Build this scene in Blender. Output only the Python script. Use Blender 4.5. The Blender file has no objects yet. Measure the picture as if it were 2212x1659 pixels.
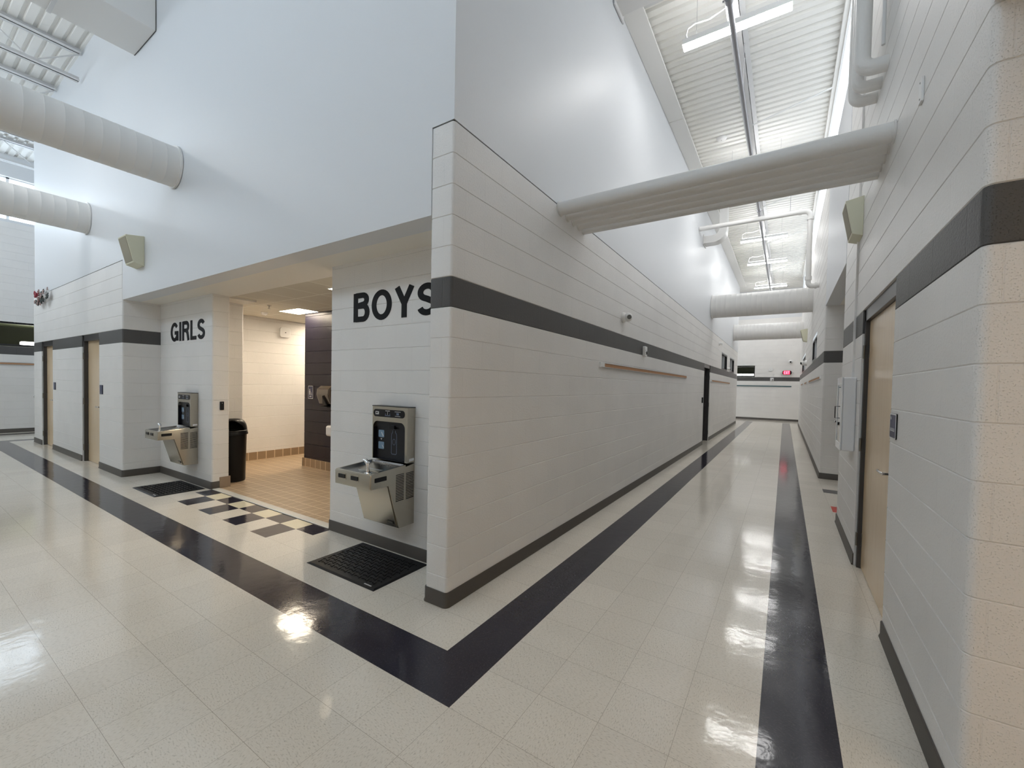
import bpy, bmesh, math, random
from mathutils import Vector, Matrix

# ------------------------------------------------------------------ camera, sky, exposure
SC = bpy.context.scene
COL = SC.collection
CAM_POS = (1.92008, -2.01554, 1.51648)
YAW, PITCH, ROLL, FPX = -0.53833, -0.023299, 0.022041, 878.436
def make_camera():
    a, b, g = YAW, PITCH, ROLL
    fw = Vector((math.sin(a)*math.cos(b), math.cos(a)*math.cos(b), math.sin(b)))
    rt = Vector((math.cos(a), -math.sin(a), 0)); up = rt.cross(fw)
    R = rt*math.cos(g) + up*math.sin(g); U = -rt*math.sin(g) + up*math.cos(g)
    cd = bpy.data.cameras.new('camera'); co = bpy.data.objects.new('camera', cd); COL.objects.link(co)
    m = Matrix((( R.x, U.x, -fw.x, CAM_POS[0]), (R.y, U.y, -fw.y, CAM_POS[1]), (R.z, U.z, -fw.z, CAM_POS[2]), (0, 0, 0, 1)))
    co.matrix_world = m
    cd.sensor_fit = 'HORIZONTAL'; cd.sensor_width = 36; cd.lens = FPX/2212*36
    cd.shift_x = -64.29/2212; cd.shift_y = 24.82/2212
    cd.clip_start = 0.02; cd.clip_end = 200
    SC.camera = co
make_camera()
SC.view_settings.view_transform = 'Standard'
SC.view_settings.look = 'None'
SC.view_settings.gamma = 1
SC.view_settings.use_curve_mapping = False
SC.view_settings.exposure = 0.56
w = bpy.data.worlds.new('sky'); SC.world = w; w.use_nodes = True
w.node_tree.nodes['Background'].inputs[0].default_value = (0.75, 0.87, 1.0, 1)
w.node_tree.nodes['Background'].inputs[1].default_value = 1.0
try:
    SC.cycles.max_bounces = 12; SC.cycles.diffuse_bounces = 9; SC.cycles.glossy_bounces = 4
    SC.cycles.sample_clamp_indirect = 6
    SC.cycles.caustics_reflective = False; SC.cycles.caustics_refractive = False
except Exception:
    pass
LED = 29.0        # strength of the linear hallway fixtures
DAY = 2.45         # strength of the daylit clerestory panes
WARM = 22.0        # strength of the warm troffers

C8 = 0.2032       # one block course
BH = 16*C8        # top of the low block wall
BAND0, BAND1 = 10*C8, 11*C8
XR = 2.485        # right corridor wall
YR = 0.437        # back of the fountain recess
SOF = 2.672       # soffit over the recess
DECK_B, DECK_A = 6.75, 7.15
rnd = random.Random(7)

# ------------------------------------------------------------------ materials
def nmat(name):
    m = bpy.data.materials.new(name); m.use_nodes = True
    nt = m.node_tree; return m, nt, nt.nodes['Principled BSDF']
def rgb(r, g, b):
    f = lambda c: ((c/255+0.055)/1.055)**2.4 if c > 10 else c/255/12.92
    return (f(r), f(g), f(b), 1)
def plain(name, col, rough=0.5, metal=0.0, spec=0.5, emit=None, es=0, bump=0, bscale=60, coat=0, vary=0.0):
    m, nt, p = nmat(name)
    p.inputs['Base Color'].default_value = col
    p.inputs['Roughness'].default_value = rough
    p.inputs['Metallic'].default_value = metal
    p.inputs['Specular IOR Level'].default_value = spec
    if coat: p.inputs['Coat Weight'].default_value = coat; p.inputs['Coat Roughness'].default_value = 0.1
    if emit:
        p.inputs['Emission Color'].default_value = emit; p.inputs['Emission Strength'].default_value = es
    if bump or vary:
        tc = nt.nodes.new('ShaderNodeTexCoord'); n = nt.nodes.new('ShaderNodeTexNoise')
        n.inputs['Scale'].default_value = bscale; n.inputs['Detail'].default_value = 3
        nt.links.new(tc.outputs['Object'], n.inputs['Vector'])
        if bump:
            b = nt.nodes.new('ShaderNodeBump'); b.inputs['Strength'].default_value = bump; b.inputs['Distance'].default_value = 0.004
            nt.links.new(n.outputs['Fac'], b.inputs['Height']); nt.links.new(b.outputs['Normal'], p.inputs['Normal'])
        if vary:
            mx = nt.nodes.new('ShaderNodeMixRGB'); mx.blend_type = 'MULTIPLY'; mx.inputs[0].default_value = vary
            mx.inputs[1].default_value = col; nt.links.new(n.outputs['Color'], mx.inputs[2]); nt.links.new(mx.outputs[0], p.inputs['Base Color'])
    return m
def N(nt, t, **k):
    n = nt.nodes.new(t)
    for a, v in k.items(): setattr(n, a, v)
    return n
def math_(nt, op, a, b=None, c=None):
    n = nt.nodes.new('ShaderNodeMath'); n.operation = op
    for i, v in enumerate((a, b, c)):
        if v is None: continue
        if isinstance(v, (int, float)): n.inputs[i].default_value = v
        else: nt.links.new(v, n.inputs[i])
    return n.outputs[0]
def block_mat(name, col, rough=0.42, pit=0.55, vj=0.16, spec=0.5, rep=0.0):
    """painted concrete block: UV = metres along the wall, metres up; pitted, with shallow upright joints"""
    m, nt, p = nmat(name)
    uv = N(nt, 'ShaderNodeTexCoord').outputs['UV']
    br = N(nt, 'ShaderNodeTexBrick'); br.offset = 0.5; br.squash = 1
    br.inputs['Scale'].default_value = 1.0; br.inputs['Brick Width'].default_value = 2*C8; br.inputs['Row Height'].default_value = C8
    br.inputs['Mortar Size'].default_value = 0.004; br.inputs['Mortar Smooth'].default_value = 0.6
    br.inputs['Color1'].default_value = (1, 1, 1, 1); br.inputs['Color2'].default_value = (0.96, 0.96, 0.96, 1); br.inputs['Mortar'].default_value = (0.92, 0.92, 0.92, 1)
    nt.links.new(uv, br.inputs['Vector'])
    no = N(nt, 'ShaderNodeTexNoise'); no.inputs['Scale'].default_value = 190; no.inputs['Detail'].default_value = 2
    nt.links.new(uv, no.inputs['Vector'])
    n2 = N(nt, 'ShaderNodeTexNoise'); n2.inputs['Scale'].default_value = 70; n2.inputs['Detail'].default_value = 3
    nt.links.new(uv, n2.inputs['Vector'])
    pits = N(nt, 'ShaderNodeMapRange'); pits.inputs['From Min'].default_value = 0.24; pits.inputs['From Max'].default_value = 0.40
    nt.links.new(no.outputs['Fac'], pits.inputs['Value'])
    h = math_(nt, 'MULTIPLY', pits.outputs[0], 0.0035*pit)
    h = math_(nt, 'MULTIPLY_ADD', n2.outputs['Fac'], 0.0035*pit, h)
    h = math_(nt, 'MULTIPLY_ADD', br.outputs['Fac'], -0.0035*vj, h)
    b = N(nt, 'ShaderNodeBump'); b.inputs['Strength'].default_value = 1; b.inputs['Distance'].default_value = 1
    nt.links.new(h, b.inputs['Height']); nt.links.new(b.outputs['Normal'], p.inputs['Normal'])
    mx = N(nt, 'ShaderNodeMixRGB'); mx.blend_type = 'MULTIPLY'; mx.inputs[0].default_value = 0.5
    mx.inputs[1].default_value = col; nt.links.new(br.outputs['Color'], mx.inputs[2])
    big = N(nt, 'ShaderNodeTexNoise'); big.inputs['Scale'].default_value = 2.2; big.inputs['Detail'].default_value = 4
    nt.links.new(uv, big.inputs['Vector'])
    mr = N(nt, 'ShaderNodeMapRange'); mr.inputs['To Min'].default_value = 0.93; mr.inputs['To Max'].default_value = 1.04
    nt.links.new(big.outputs['Fac'], mr.inputs['Value'])
    m2 = N(nt, 'ShaderNodeMixRGB'); m2.blend_type = 'MULTIPLY'; m2.inputs[0].default_value = 1
    nt.links.new(mx.outputs[0], m2.inputs[1]); nt.links.new(mr.outputs[0], m2.inputs[2])
    nt.links.new(m2.outputs[0], p.inputs['Base Color'])
    p.inputs['Roughness'].default_value = rough; p.inputs['Specular IOR Level'].default_value = spec
    return m
def vct_mat(name, base, fleck_d, fleck_l, amt=0.5, gx=0.615, gy=-0.615, sx=0.3105, sy=0.2965, joints=True, rough=0.10):
    """waxed vinyl tile, flecks turned a quarter from tile to tile, hairline joints"""
    m, nt, p = nmat(name)
    pos = N(nt, 'ShaderNodeTexCoord').outputs['Object']
    sp = N(nt, 'ShaderNodeSeparateXYZ'); nt.links.new(pos, sp.inputs[0])
    X_ = sp.outputs[0]; a1 = math_(nt, 'DIVIDE', math_(nt, 'SUBTRACT', X_, 0.615), 0.2965)
    a2 = math_(nt, 'DIVIDE', math_(nt, 'SUBTRACT', X_, 0.615), 0.3125); a3 = math_(nt, 'MULTIPLY_ADD', math_(nt, 'SUBTRACT', X_, 1.865), 1/0.305, 4.0)
    l1, l2 = math_(nt, 'LESS_THAN', X_, 0.615), math_(nt, 'GREATER_THAN', X_, 1.865)
    ax = math_(nt, 'ADD', math_(nt, 'ADD', math_(nt, 'MULTIPLY', a1, l1), math_(nt, 'MULTIPLY', a3, l2)), math_(nt, 'MULTIPLY', a2, math_(nt, 'SUBTRACT', math_(nt, 'SUBTRACT', 1.0, l1), l2)))
    ay = math_(nt, 'DIVIDE', math_(nt, 'SUBTRACT', sp.outputs[1], gy), sy)
    fx, fy = math_(nt, 'FLOOR', ax), math_(nt, 'FLOOR', ay)
    par = math_(nt, 'ABSOLUTE', math_(nt, 'MODULO', math_(nt, 'ADD', fx, fy), 2.0))
    cA = N(nt, 'ShaderNodeMapping'); cA.inputs['Scale'].default_value = (70, 190, 1); cA.inputs['Rotation'].default_value = (0, 0, 0.5)
    cB = N(nt, 'ShaderNodeMapping'); cB.inputs['Scale'].default_value = (190, 70, 1); cB.inputs['Rotation'].default_value = (0, 0, 0.35)
    nt.links.new(pos, cA.inputs[0]); nt.links.new(pos, cB.inputs[0])
    mxv = N(nt, 'ShaderNodeMixRGB'); nt.links.new(par, mxv.inputs[0]); nt.links.new(cA.outputs[0], mxv.inputs[1]); nt.links.new(cB.outputs[0], mxv.inputs[2])
    no = N(nt, 'ShaderNodeTexNoise'); no.inputs['Scale'].default_value = 1; no.inputs['Detail'].default_value = 2; nt.links.new(mxv.outputs[0], no.inputs['Vector'])
    r1 = N(nt, 'ShaderNodeMapRange'); r1.inputs['From Min'].default_value = 0.55; r1.inputs['From Max'].default_value = 0.72; nt.links.new(no.outputs['Fac'], r1.inputs['Value'])
    r2 = N(nt, 'ShaderNodeMapRange'); r2.inputs['From Min'].default_value = 0.42; r2.inputs['From Max'].default_value = 0.30; nt.links.new(no.outputs['Fac'], r2.inputs['Value'])
    c1 = N(nt, 'ShaderNodeMixRGB'); c1.inputs[1].default_value = base; c1.inputs[2].default_value = fleck_d
    nt.links.new(math_(nt, 'MULTIPLY', r1.outputs[0], amt), c1.inputs[0])
    c2 = N(nt, 'ShaderNodeMixRGB'); c2.inputs[2].default_value = fleck_l; nt.links.new(c1.outputs[0], c2.inputs[1])
    nt.links.new(math_(nt, 'MULTIPLY', r2.outputs[0], amt), c2.inputs[0])
    wn = N(nt, 'ShaderNodeTexWhiteNoise'); wn.noise_dimensions = '2D'
    cb = N(nt, 'ShaderNodeCombineXYZ'); nt.links.new(fx, cb.inputs[0]); nt.links.new(fy, cb.inputs[1]); nt.links.new(cb.outputs[0], wn.inputs['Vector'])
    vr = N(nt, 'ShaderNodeMapRange'); vr.inputs['To Min'].default_value = 0.965; vr.inputs['To Max'].default_value = 1.02; nt.links.new(wn.outputs['Value'], vr.inputs['Value'])
    c3 = N(nt, 'ShaderNodeMixRGB'); c3.blend_type = 'MULTIPLY'; c3.inputs[0].default_value = 1
    nt.links.new(c2.outputs[0], c3.inputs[1]); nt.links.new(vr.outputs[0], c3.inputs[2])
    last = c3.outputs[0]
    if joints:
        ex = math_(nt, 'MULTIPLY', math_(nt, 'PINGPONG', ax, 0.5), sx)
        ey = math_(nt, 'MULTIPLY', math_(nt, 'PINGPONG', ay, 0.5), sy)
        ln = math_(nt, 'LESS_THAN', math_(nt, 'MINIMUM', ex, ey), 0.0009)
        c4 = N(nt, 'ShaderNodeMixRGB'); c4.inputs[2].default_value = (base[0]*0.42, base[1]*0.38, base[2]*0.34, 1)
        nt.links.new(last, c4.inputs[1]); nt.links.new(math_(nt, 'MULTIPLY', ln, 0.75), c4.inputs[0]); last = c4.outputs[0]
    nt.links.new(last, p.inputs['Base Color'])
    wv = N(nt, 'ShaderNodeTexNoise'); wv.inputs['Scale'].default_value = 9; wv.inputs['Detail'].default_value = 4; nt.links.new(pos, wv.inputs['Vector'])
    b = N(nt, 'ShaderNodeBump'); b.inputs['Strength'].default_value = 0.10; b.inputs['Distance'].default_value = 0.012
    nt.links.new(wv.outputs['Fac'], b.inputs['Height']); nt.links.new(b.outputs['Normal'], p.inputs['Normal'])
    p.inputs['Roughness'].default_value = rough; p.inputs['Specular IOR Level'].default_value = 0.6 if base[0] > 0.2 else 0.42
    return m
def grid_mat(name, c1, c2, grout, w_, h_, gap, rough=0.5, uv=True, off=0.0, axes=None, bump=0.002):
    m, nt, p = nmat(name)
    tc = N(nt, 'ShaderNodeTexCoord'); src = tc.outputs['UV' if uv else 'Object']
    if axes:
        sp = N(nt, 'ShaderNodeSeparateXYZ'); nt.links.new(src, sp.inputs[0]); cb = N(nt, 'ShaderNodeCombineXYZ')
        nt.links.new(sp.outputs[axes[0]], cb.inputs[0]); nt.links.new(sp.outputs[axes[1]], cb.inputs[1]); src = cb.outputs[0]
    br = N(nt, 'ShaderNodeTexBrick'); br.offset = off
    for k, v in {'Scale': 1, 'Brick Width': w_, 'Row Height': h_, 'Mortar Size': gap, 'Mortar Smooth': 0.1}.items(): br.inputs[k].default_value = v
    br.inputs['Color1'].default_value = c1; br.inputs['Color2'].default_value = c2; br.inputs['Mortar'].default_value = grout
    nt.links.new(src, br.inputs['Vector']); nt.links.new(br.outputs['Color'], p.inputs['Base Color'])
    b = N(nt, 'ShaderNodeBump'); b.inputs['Distance'].default_value = bump; b.invert = True
    nt.links.new(br.outputs['Fac'], b.inputs['Height']); nt.links.new(b.outputs['Normal'], p.inputs['Normal'])
    p.inputs['Roughness'].default_value = rough
    return m
def wood_mat(name, c1, c2):
    m, nt, p = nmat(name)
    tc = N(nt, 'ShaderNodeTexCoord'); mp = N(nt, 'ShaderNodeMapping'); mp.inputs['Scale'].default_value = (14, 14, 0.7)
    nt.links.new(tc.outputs['Object'], mp.inputs[0])
    no = N(nt, 'ShaderNodeTexNoise'); no.inputs['Scale'].default_value = 2.2; no.inputs['Detail'].default_value = 5; nt.links.new(mp.outputs[0], no.inputs['Vector'])
    cr = N(nt, 'ShaderNodeMixRGB'); cr.inputs[1].default_value = c1; cr.inputs[2].default_value = c2
    nt.links.new(no.outputs['Fac'], cr.inputs[0]); nt.links.new(cr.outputs[0], p.inputs['Base Color'])
    p.inputs['Roughness'].default_value = 0.25
    return m
def steel_mat(name, col, rough=0.28):
    m, nt, p = nmat(name)
    tc = N(nt, 'ShaderNodeTexCoord'); mp = N(nt, 'ShaderNodeMapping'); mp.inputs['Scale'].default_value = (4, 4, 260)
    nt.links.new(tc.outputs['Object'], mp.inputs[0])
    no = N(nt, 'ShaderNodeTexNoise'); no.inputs['Scale'].default_value = 3; no.inputs['Detail'].default_value = 3; nt.links.new(mp.outputs[0], no.inputs['Vector'])
    r = N(nt, 'ShaderNodeMapRange'); r.inputs['To Min'].default_value = rough-0.02; r.inputs['To Max'].default_value = rough+0.05
    nt.links.new(no.outputs['Fac'], r.inputs['Value']); nt.links.new(r.outputs[0], p.inputs['Roughness'])
    p.inputs['Base Color'].default_value = col; p.inputs['Metallic'].default_value = 1
    return m
def drywall_mat(name, col, rough=0.47):
    m, nt, p = nmat(name)
    tc = N(nt, 'ShaderNodeTexCoord'); n = N(nt, 'ShaderNodeTexNoise'); n.inputs['Scale'].default_value = 55; n.inputs['Detail'].default_value = 3
    nt.links.new(tc.outputs['Object'], n.inputs['Vector'])
    b = N(nt, 'ShaderNodeBump'); b.inputs['Strength'].default_value = 0.25; b.inputs['Distance'].default_value = 0.002
    nt.links.new(n.outputs['Fac'], b.inputs['Height']); nt.links.new(b.outputs['Normal'], p.inputs['Normal'])
    p.inputs['Base Color'].default_value = col; p.inputs['Roughness'].default_value = rough
    return m

M = {}
M['block'] = block_mat('painted_block', (0.82, 0.805, 0.785, 1), 0.45)
M['band'] = block_mat('dark_band_block', (0.095, 0.092, 0.090, 1), 0.45, vj=0.8, spec=0.35)
M['navy'] = block_mat('dark_block', (0.016, 0.014, 0.026, 1), 0.40, vj=0.8, spec=0.2)
M['drywall'] = drywall_mat('painted_drywall', (0.71, 0.725, 0.745, 1))
M['soffit'] = drywall_mat('soffit_paint', (0.83, 0.80, 0.74, 1), 0.6)
M['base'] = plain('rubber_base', (0.078, 0.068, 0.058, 1), 0.45)
M['reveal'] = plain('reveal_dark', (0.035, 0.033, 0.03, 1), 0.8)
M['vct'] = vct_mat('vinyl_tile', (0.76, 0.705, 0.615, 1), (0.40, 0.36, 0.29, 1), (0.82, 0.78, 0.71, 1), 0.66)
M['vct_dark'] = vct_mat('vinyl_tile_charcoal', (0.030, 0.028, 0.040, 1), (0.075, 0.075, 0.09, 1), (0.012, 0.012, 0.015, 1), 0.5, joints=False, rough=0.10)
M['vct_cream'] = vct_mat('vinyl_tile_cream', (0.76, 0.70, 0.52, 1), (0.62, 0.56, 0.42, 1), (0.8, 0.75, 0.6, 1), 0.4, joints=False)
M['vct_red'] = plain('vinyl_tile_red', (0.62, 0.035, 0.02, 1), 0.2)
M['quarry'] = grid_mat('quarry_tile', (0.385, 0.285, 0.185, 1), (0.35, 0.255, 0.165, 1), (0.60, 0.49, 0.34, 1), 0.155, 0.155, 0.006, 0.35, uv=False)
M['quarry_y'] = grid_mat('cove_tile_y', (0.34, 0.24, 0.15, 1), (0.30, 0.21, 0.13, 1), (0.66, 0.52, 0.36, 1), 0.152, 0.30, 0.008, 0.35, uv=False, axes=(1, 2))
M['quarry_x'] = grid_mat('cove_tile_x', (0.34, 0.24, 0.15, 1), (0.30, 0.21, 0.13, 1), (0.66, 0.52, 0.36, 1), 0.152, 0.30, 0.008, 0.35, uv=False, axes=(0, 2))
M['marble'] = plain('threshold_stone', (0.66, 0.64, 0.58, 1), 0.25, vary=0.15, bscale=14)
M['white'] = plain('white_paint', (0.78, 0.78, 0.77, 1), 0.45)
M['deck'] = plain('deck_paint', (0.82, 0.81, 0.78, 1), 0.5)
M['steelpaint'] = plain('steel_white_paint', (0.68, 0.68, 0.68, 1), 0.4)
M['pipe'] = plain('pipe_paint', (0.76, 0.75, 0.73, 1), 0.42, bump=0.3, bscale=90)
M['duct'] = plain('duct_paint', (0.76, 0.75, 0.73, 1), 0.45)
M['galv'] = plain('galvanized', (0.36, 0.36, 0.38, 1), 0.35, 0.3)
M['black'] = plain('black_plastic', (0.007, 0.007, 0.008, 1), 0.35, spec=0.28)
M['blackframe'] = plain('dark_frame_paint', (0.022, 0.021, 0.022, 1), 0.35)
M['frame'] = plain('door_frame_paint', (0.055, 0.052, 0.052, 1), 0.28)
M['wood'] = wood_mat('maple_door', (0.74, 0.58, 0.39, 1), (0.62, 0.46, 0.29, 1))
M['cork'] = plain('tack_strip_cork', (0.50, 0.27, 0.14, 1), 0.7)
M['teal'] = plain('teal_strip', (0.05, 0.13, 0.15, 1), 0.6)
M['alu'] = plain('aluminium', (0.72, 0.72, 0.72, 1), 0.3, 0.9)
M['chrome'] = plain('chrome', (0.85, 0.85, 0.86, 1), 0.08, 1.0)
M['steel'] = steel_mat('brushed_steel', (0.47, 0.435, 0.37, 1), 0.24)
M['steel2'] = steel_mat('basin_steel', (0.34, 0.34, 0.345, 1), 0.22)
M['hinge'] = plain('hinge_metal', (0.25, 0.24, 0.22, 1), 0.3, 1)
M['panel'] = plain('filler_black', (0.010, 0.010, 0.013, 1), 0.35, spec=0.3)
M['iconblue'] = plain('icon_blue', (0.22, 0.33, 0.45, 1), 0.5)
M['iconline'] = plain('icon_outline', (0.16, 0.20, 0.30, 1), 0.5)
M['iconwhite'] = plain('icon_white', (0.70, 0.70, 0.70, 1), 0.5)
M['rubber'] = plain('mat_rubber', (0.009, 0.009, 0.010, 1), 0.42, spec=0.25)
M['speaker'] = plain('beige_enclosure', (0.68, 0.67, 0.52, 1), 0.5)
M['grille'] = plain('speaker_cloth', (0.36, 0.33, 0.25, 1), 0.8, bump=0.8, bscale=300)
M['letter'] = plain('letter_black', (0.008, 0.008, 0.009, 1), 0.6, spec=0.2)
M['signblue'] = plain('sign_blue', (0.012, 0.020, 0.075, 1), 0.35)
M['signwhite'] = plain('sign_white', (0.72, 0.72, 0.72, 1), 0.4)
M['plastic'] = plain('white_plastic', (0.80, 0.80, 0.79, 1), 0.3)
M['cabinet'] = plain('white_enamel', (0.78, 0.79, 0.81, 1), 0.25, coat=0.3)
M['porcelain'] = plain('porcelain', (0.80, 0.76, 0.72, 1), 0.12)
M['smoke'] = plain('smoked_plastic', (0.050, 0.036, 0.026, 1), 0.14, coat=0.5)
M['lens'] = plain('dark_lens', (0.02, 0.02, 0.022, 1), 0.1)
M['lensgrey'] = plain('grey_lens', (0.16, 0.16, 0.15, 1), 0.15)
M['tube'] = plain('lamp_diffuser', (0.9, 0.9, 0.9, 1), 0.5, emit=(1.0, 0.99, 0.975, 1), es=LED)
M['troffer'] = plain('warm_diffuser', (0.9, 0.9, 0.9, 1), 0.5, emit=(1.0, 0.85, 0.65, 1), es=WARM)
M['troffer_side'] = plain('side_hall_diffuser', (0.9, 0.9, 0.9, 1), 0.5, emit=(1.0, 0.72, 0.42, 1), es=WARM*0.26)
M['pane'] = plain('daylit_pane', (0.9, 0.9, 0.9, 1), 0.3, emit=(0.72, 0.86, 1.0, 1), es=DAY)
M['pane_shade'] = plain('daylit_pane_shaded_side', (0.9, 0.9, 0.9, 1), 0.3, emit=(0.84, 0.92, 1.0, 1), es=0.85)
M['exitred'] = plain('exit_red', (0.6, 0.0, 0.02, 1), 0.4, emit=(1.0, 0.01, 0.06, 1), es=1.3)
M['exitpink'] = plain('exit_letters', (0.9, 0.3, 0.4, 1), 0.4, emit=(1.0, 0.25, 0.35, 1), es=1.6)
M['tile_ceil'] = grid_mat('ceiling_tile', (0.66, 0.62, 0.53, 1), (0.63, 0.59, 0.51, 1), (0.80, 0.78, 0.70, 1), 0.5975, 0.61, 0.012, 0.8, uv=False, bump=0.004)
M['glass'] = plain('dark_glass', (0.012, 0.013, 0.013, 1), 0.04)
M['roomdark'] = plain('office_wall', (0.10, 0.105, 0.07, 1), 0.7)
M['roomceil'] = plain('office_ceiling', (0.30, 0.33, 0.20, 1), 0.8)
M['red'] = plain('red_petals', (0.30, 0.012, 0.03, 1), 0.6)
M['pinkish'] = plain('dusty_petals', (0.34, 0.24, 0.22, 1), 0.7)
M['green'] = plain('dark_leaf', (0.02, 0.03, 0.025, 1), 0.6)
M['clear'] = nmat('clear_glass')[0]
_p = M['clear'].node_tree.nodes['Principled BSDF']; _p.inputs['Transmission Weight'].default_value = 1; _p.inputs['Roughness'].default_value = 0.02; _p.inputs['IOR'].default_value = 1.1

# ------------------------------------------------------------------ mesh helpers
class MB:
    def __init__(s): s.v = []; s.f = []; s.mi = []; s.uv = None
    def add(s, verts, faces, mi=0, T=None):
        o = len(s.v)
        s.v += [tuple(T @ Vector(p)) if T is not None else tuple(p) for p in verts]
        s.f += [tuple(i+o for i in f) for f in faces]; s.mi += [mi]*len(faces); return s
    def box(s, a, b, mi=0, T=None):
        (x0, y0, z0), (x1, y1, z1) = [tuple(min(p, q) for p, q in zip(a, b)), tuple(max(p, q) for p, q in zip(a, b))]
        return s.add([(x0,y0,z0),(x1,y0,z0),(x1,y1,z0),(x0,y1,z0),(x0,y0,z1),(x1,y0,z1),(x1,y1,z1),(x0,y1,z1)],
                     [(0,3,2,1),(4,5,6,7),(0,1,5,4),(1,2,6,5),(2,3,7,6),(3,0,4,7)], mi, T)
    def prism(s, poly, O, U, V, W, d0, d1, mi=0):
        """2-D polygon (u,v) in the frame O,U,V pushed from d0 to d1 along W"""
        O, U, V, W = map(Vector, (O, U, V, W)); n = len(poly)
        vs = [O+U*u+V*v+W*d0 for u, v in poly] + [O+U*u+V*v+W*d1 for u, v in poly]
        fs = [tuple(range(n))[::-1], tuple(range(n, 2*n))] + [(i, (i+1) % n, (i+1) % n+n, i+n) for i in range(n)]
        return s.add([tuple(v) for v in vs], fs, mi)
    def tube(s, pts, r, n=12, mi=0, cap=True, rs=None):
        pts = [Vector(p) for p in pts]; rings = []
        up = None
        for i, p in enumerate(pts):
            d = (pts[min(i+1, len(pts)-1)] - pts[max(i-1, 0)]).normalized()
            if up is None:
                up = Vector((0, 0, 1)) if abs(d.z) < 0.9 else Vector((1, 0, 0))
            a = d.cross(up).normalized(); up = a.cross(d).normalized()
            rr = rs[i] if rs else r
            rings.append([p + (a*math.cos(t) + up*math.sin(t))*rr for t in [2*math.pi*k/n for k in range(n)]])
        vs = [tuple(v) for R in rings for v in R]; fs = []
        for i in range(len(pts)-1):
            for k in range(n):
                fs.append((i*n+k, (i+1)*n+k, (i+1)*n+(k+1) % n, i*n+(k+1) % n))
        if cap: fs.append(tuple(range(n))); fs.append(tuple(range((len(pts)-1)*n, len(pts)*n))[::-1])
        return s.add(vs, fs, mi)
    def lathe(s, prof, n=24, mi=0, T=None, ang=2*math.pi):
        full = ang > 6.28; m = n if full else n+1
        vs = [(r*math.cos(ang*k/n), r*math.sin(ang*k/n), z) for r, z in prof for k in range(m)]; fs = []
        for i in range(len(prof)-1):
            for k in range(n):
                a, b = i*m+k, i*m+(k+1) % m
                fs.append((a, b, b+m, a+m))
        return s.add(vs, fs, mi, T)
    def build(s, name, mats, parent=None, smooth=0, bevel=0, seg=2):
        me = bpy.data.meshes.new(name); me.from_pydata(s.v, [], s.f)
        mats = mats if isinstance(mats, (list, tuple)) else [mats]
        for m in mats: me.materials.append(M[m] if isinstance(m, str) else m)
        for p, i in zip(me.polygons, s.mi): p.material_index = i
        if s.uv is not None:
            l = me.uv_layers.new(name='UVMap')
            for p in me.polygons:
                for li in p.loop_indices: l.data[li].uv = s.uv[me.loops[li].vertex_index]
        bm = bmesh.new(); bm.from_mesh(me)
        if s.uv is None: bmesh.ops.recalc_face_normals(bm, faces=bm.faces)
        bm.to_mesh(me); bm.free()
        if smooth:
            for p in me.polygons: p.use_smooth = True
            me.set_sharp_from_angle(angle=math.radians(smooth))
        o = bpy.data.objects.new(name, me); COL.objects.link(o)
        if parent is not None: o.parent = parent
        if bevel:
            b = o.modifiers.new('edge', 'BEVEL'); b.width = bevel; b.segments = seg; b.limit_method = 'ANGLE'; b.angle_limit = math.radians(40)
        return o
def arc3(c, a, b, r, t0, t1, n=6):
    c, a, b = Vector(c), Vector(a), Vector(b)
    return [tuple(c + a*(r*math.cos(t0+(t1-t0)*i/n)) + b*(r*math.sin(t0+(t1-t0)*i/n))) for i in range(n+1)]
def rrect(x0, y0, x1, y1, r, n=5):
    out = []
    for cx, cy, t in ((x1-r, y1-r, 0), (x0+r, y1-r, 90), (x0+r, y0+r, 180), (x1-r, y0+r, 270)):
        out += [(cx+r*math.cos(math.radians(t+90*i/n)), cy+r*math.sin(math.radians(t+90*i/n))) for i in range(n+1)]
    return out
def thing(name, label, cat, loc=(0, 0, 0), group=None, rotz=0):
    o = bpy.data.objects.new(name, None); COL.objects.link(o); o.location = loc; o.rotation_euler = (0, 0, rotz); o.empty_display_size = 0.1
    o['label'] = label; o['category'] = cat
    if group: o['group'] = group
    return o
def tag(o, label, cat, group=None):
    o['label'] = label; o['category'] = cat
    if group: o['group'] = group
    return o
def struct(o): o['kind'] = 'structure'; return o
def copy_tree(root, loc, label, group=None, rotz=None):
    r = root.copy(); COL.objects.link(r); r.location = loc; r['label'] = label
    if rotz is not None: r.rotation_euler = (0, 0, rotz)
    if group: r['group'] = group
    for ch in list(root.children):
        c = ch.copy(); COL.objects.link(c); c.parent = r
        for g in list(ch.children):
            d = g.copy(); COL.objects.link(d); d.parent = c
    return r

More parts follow.
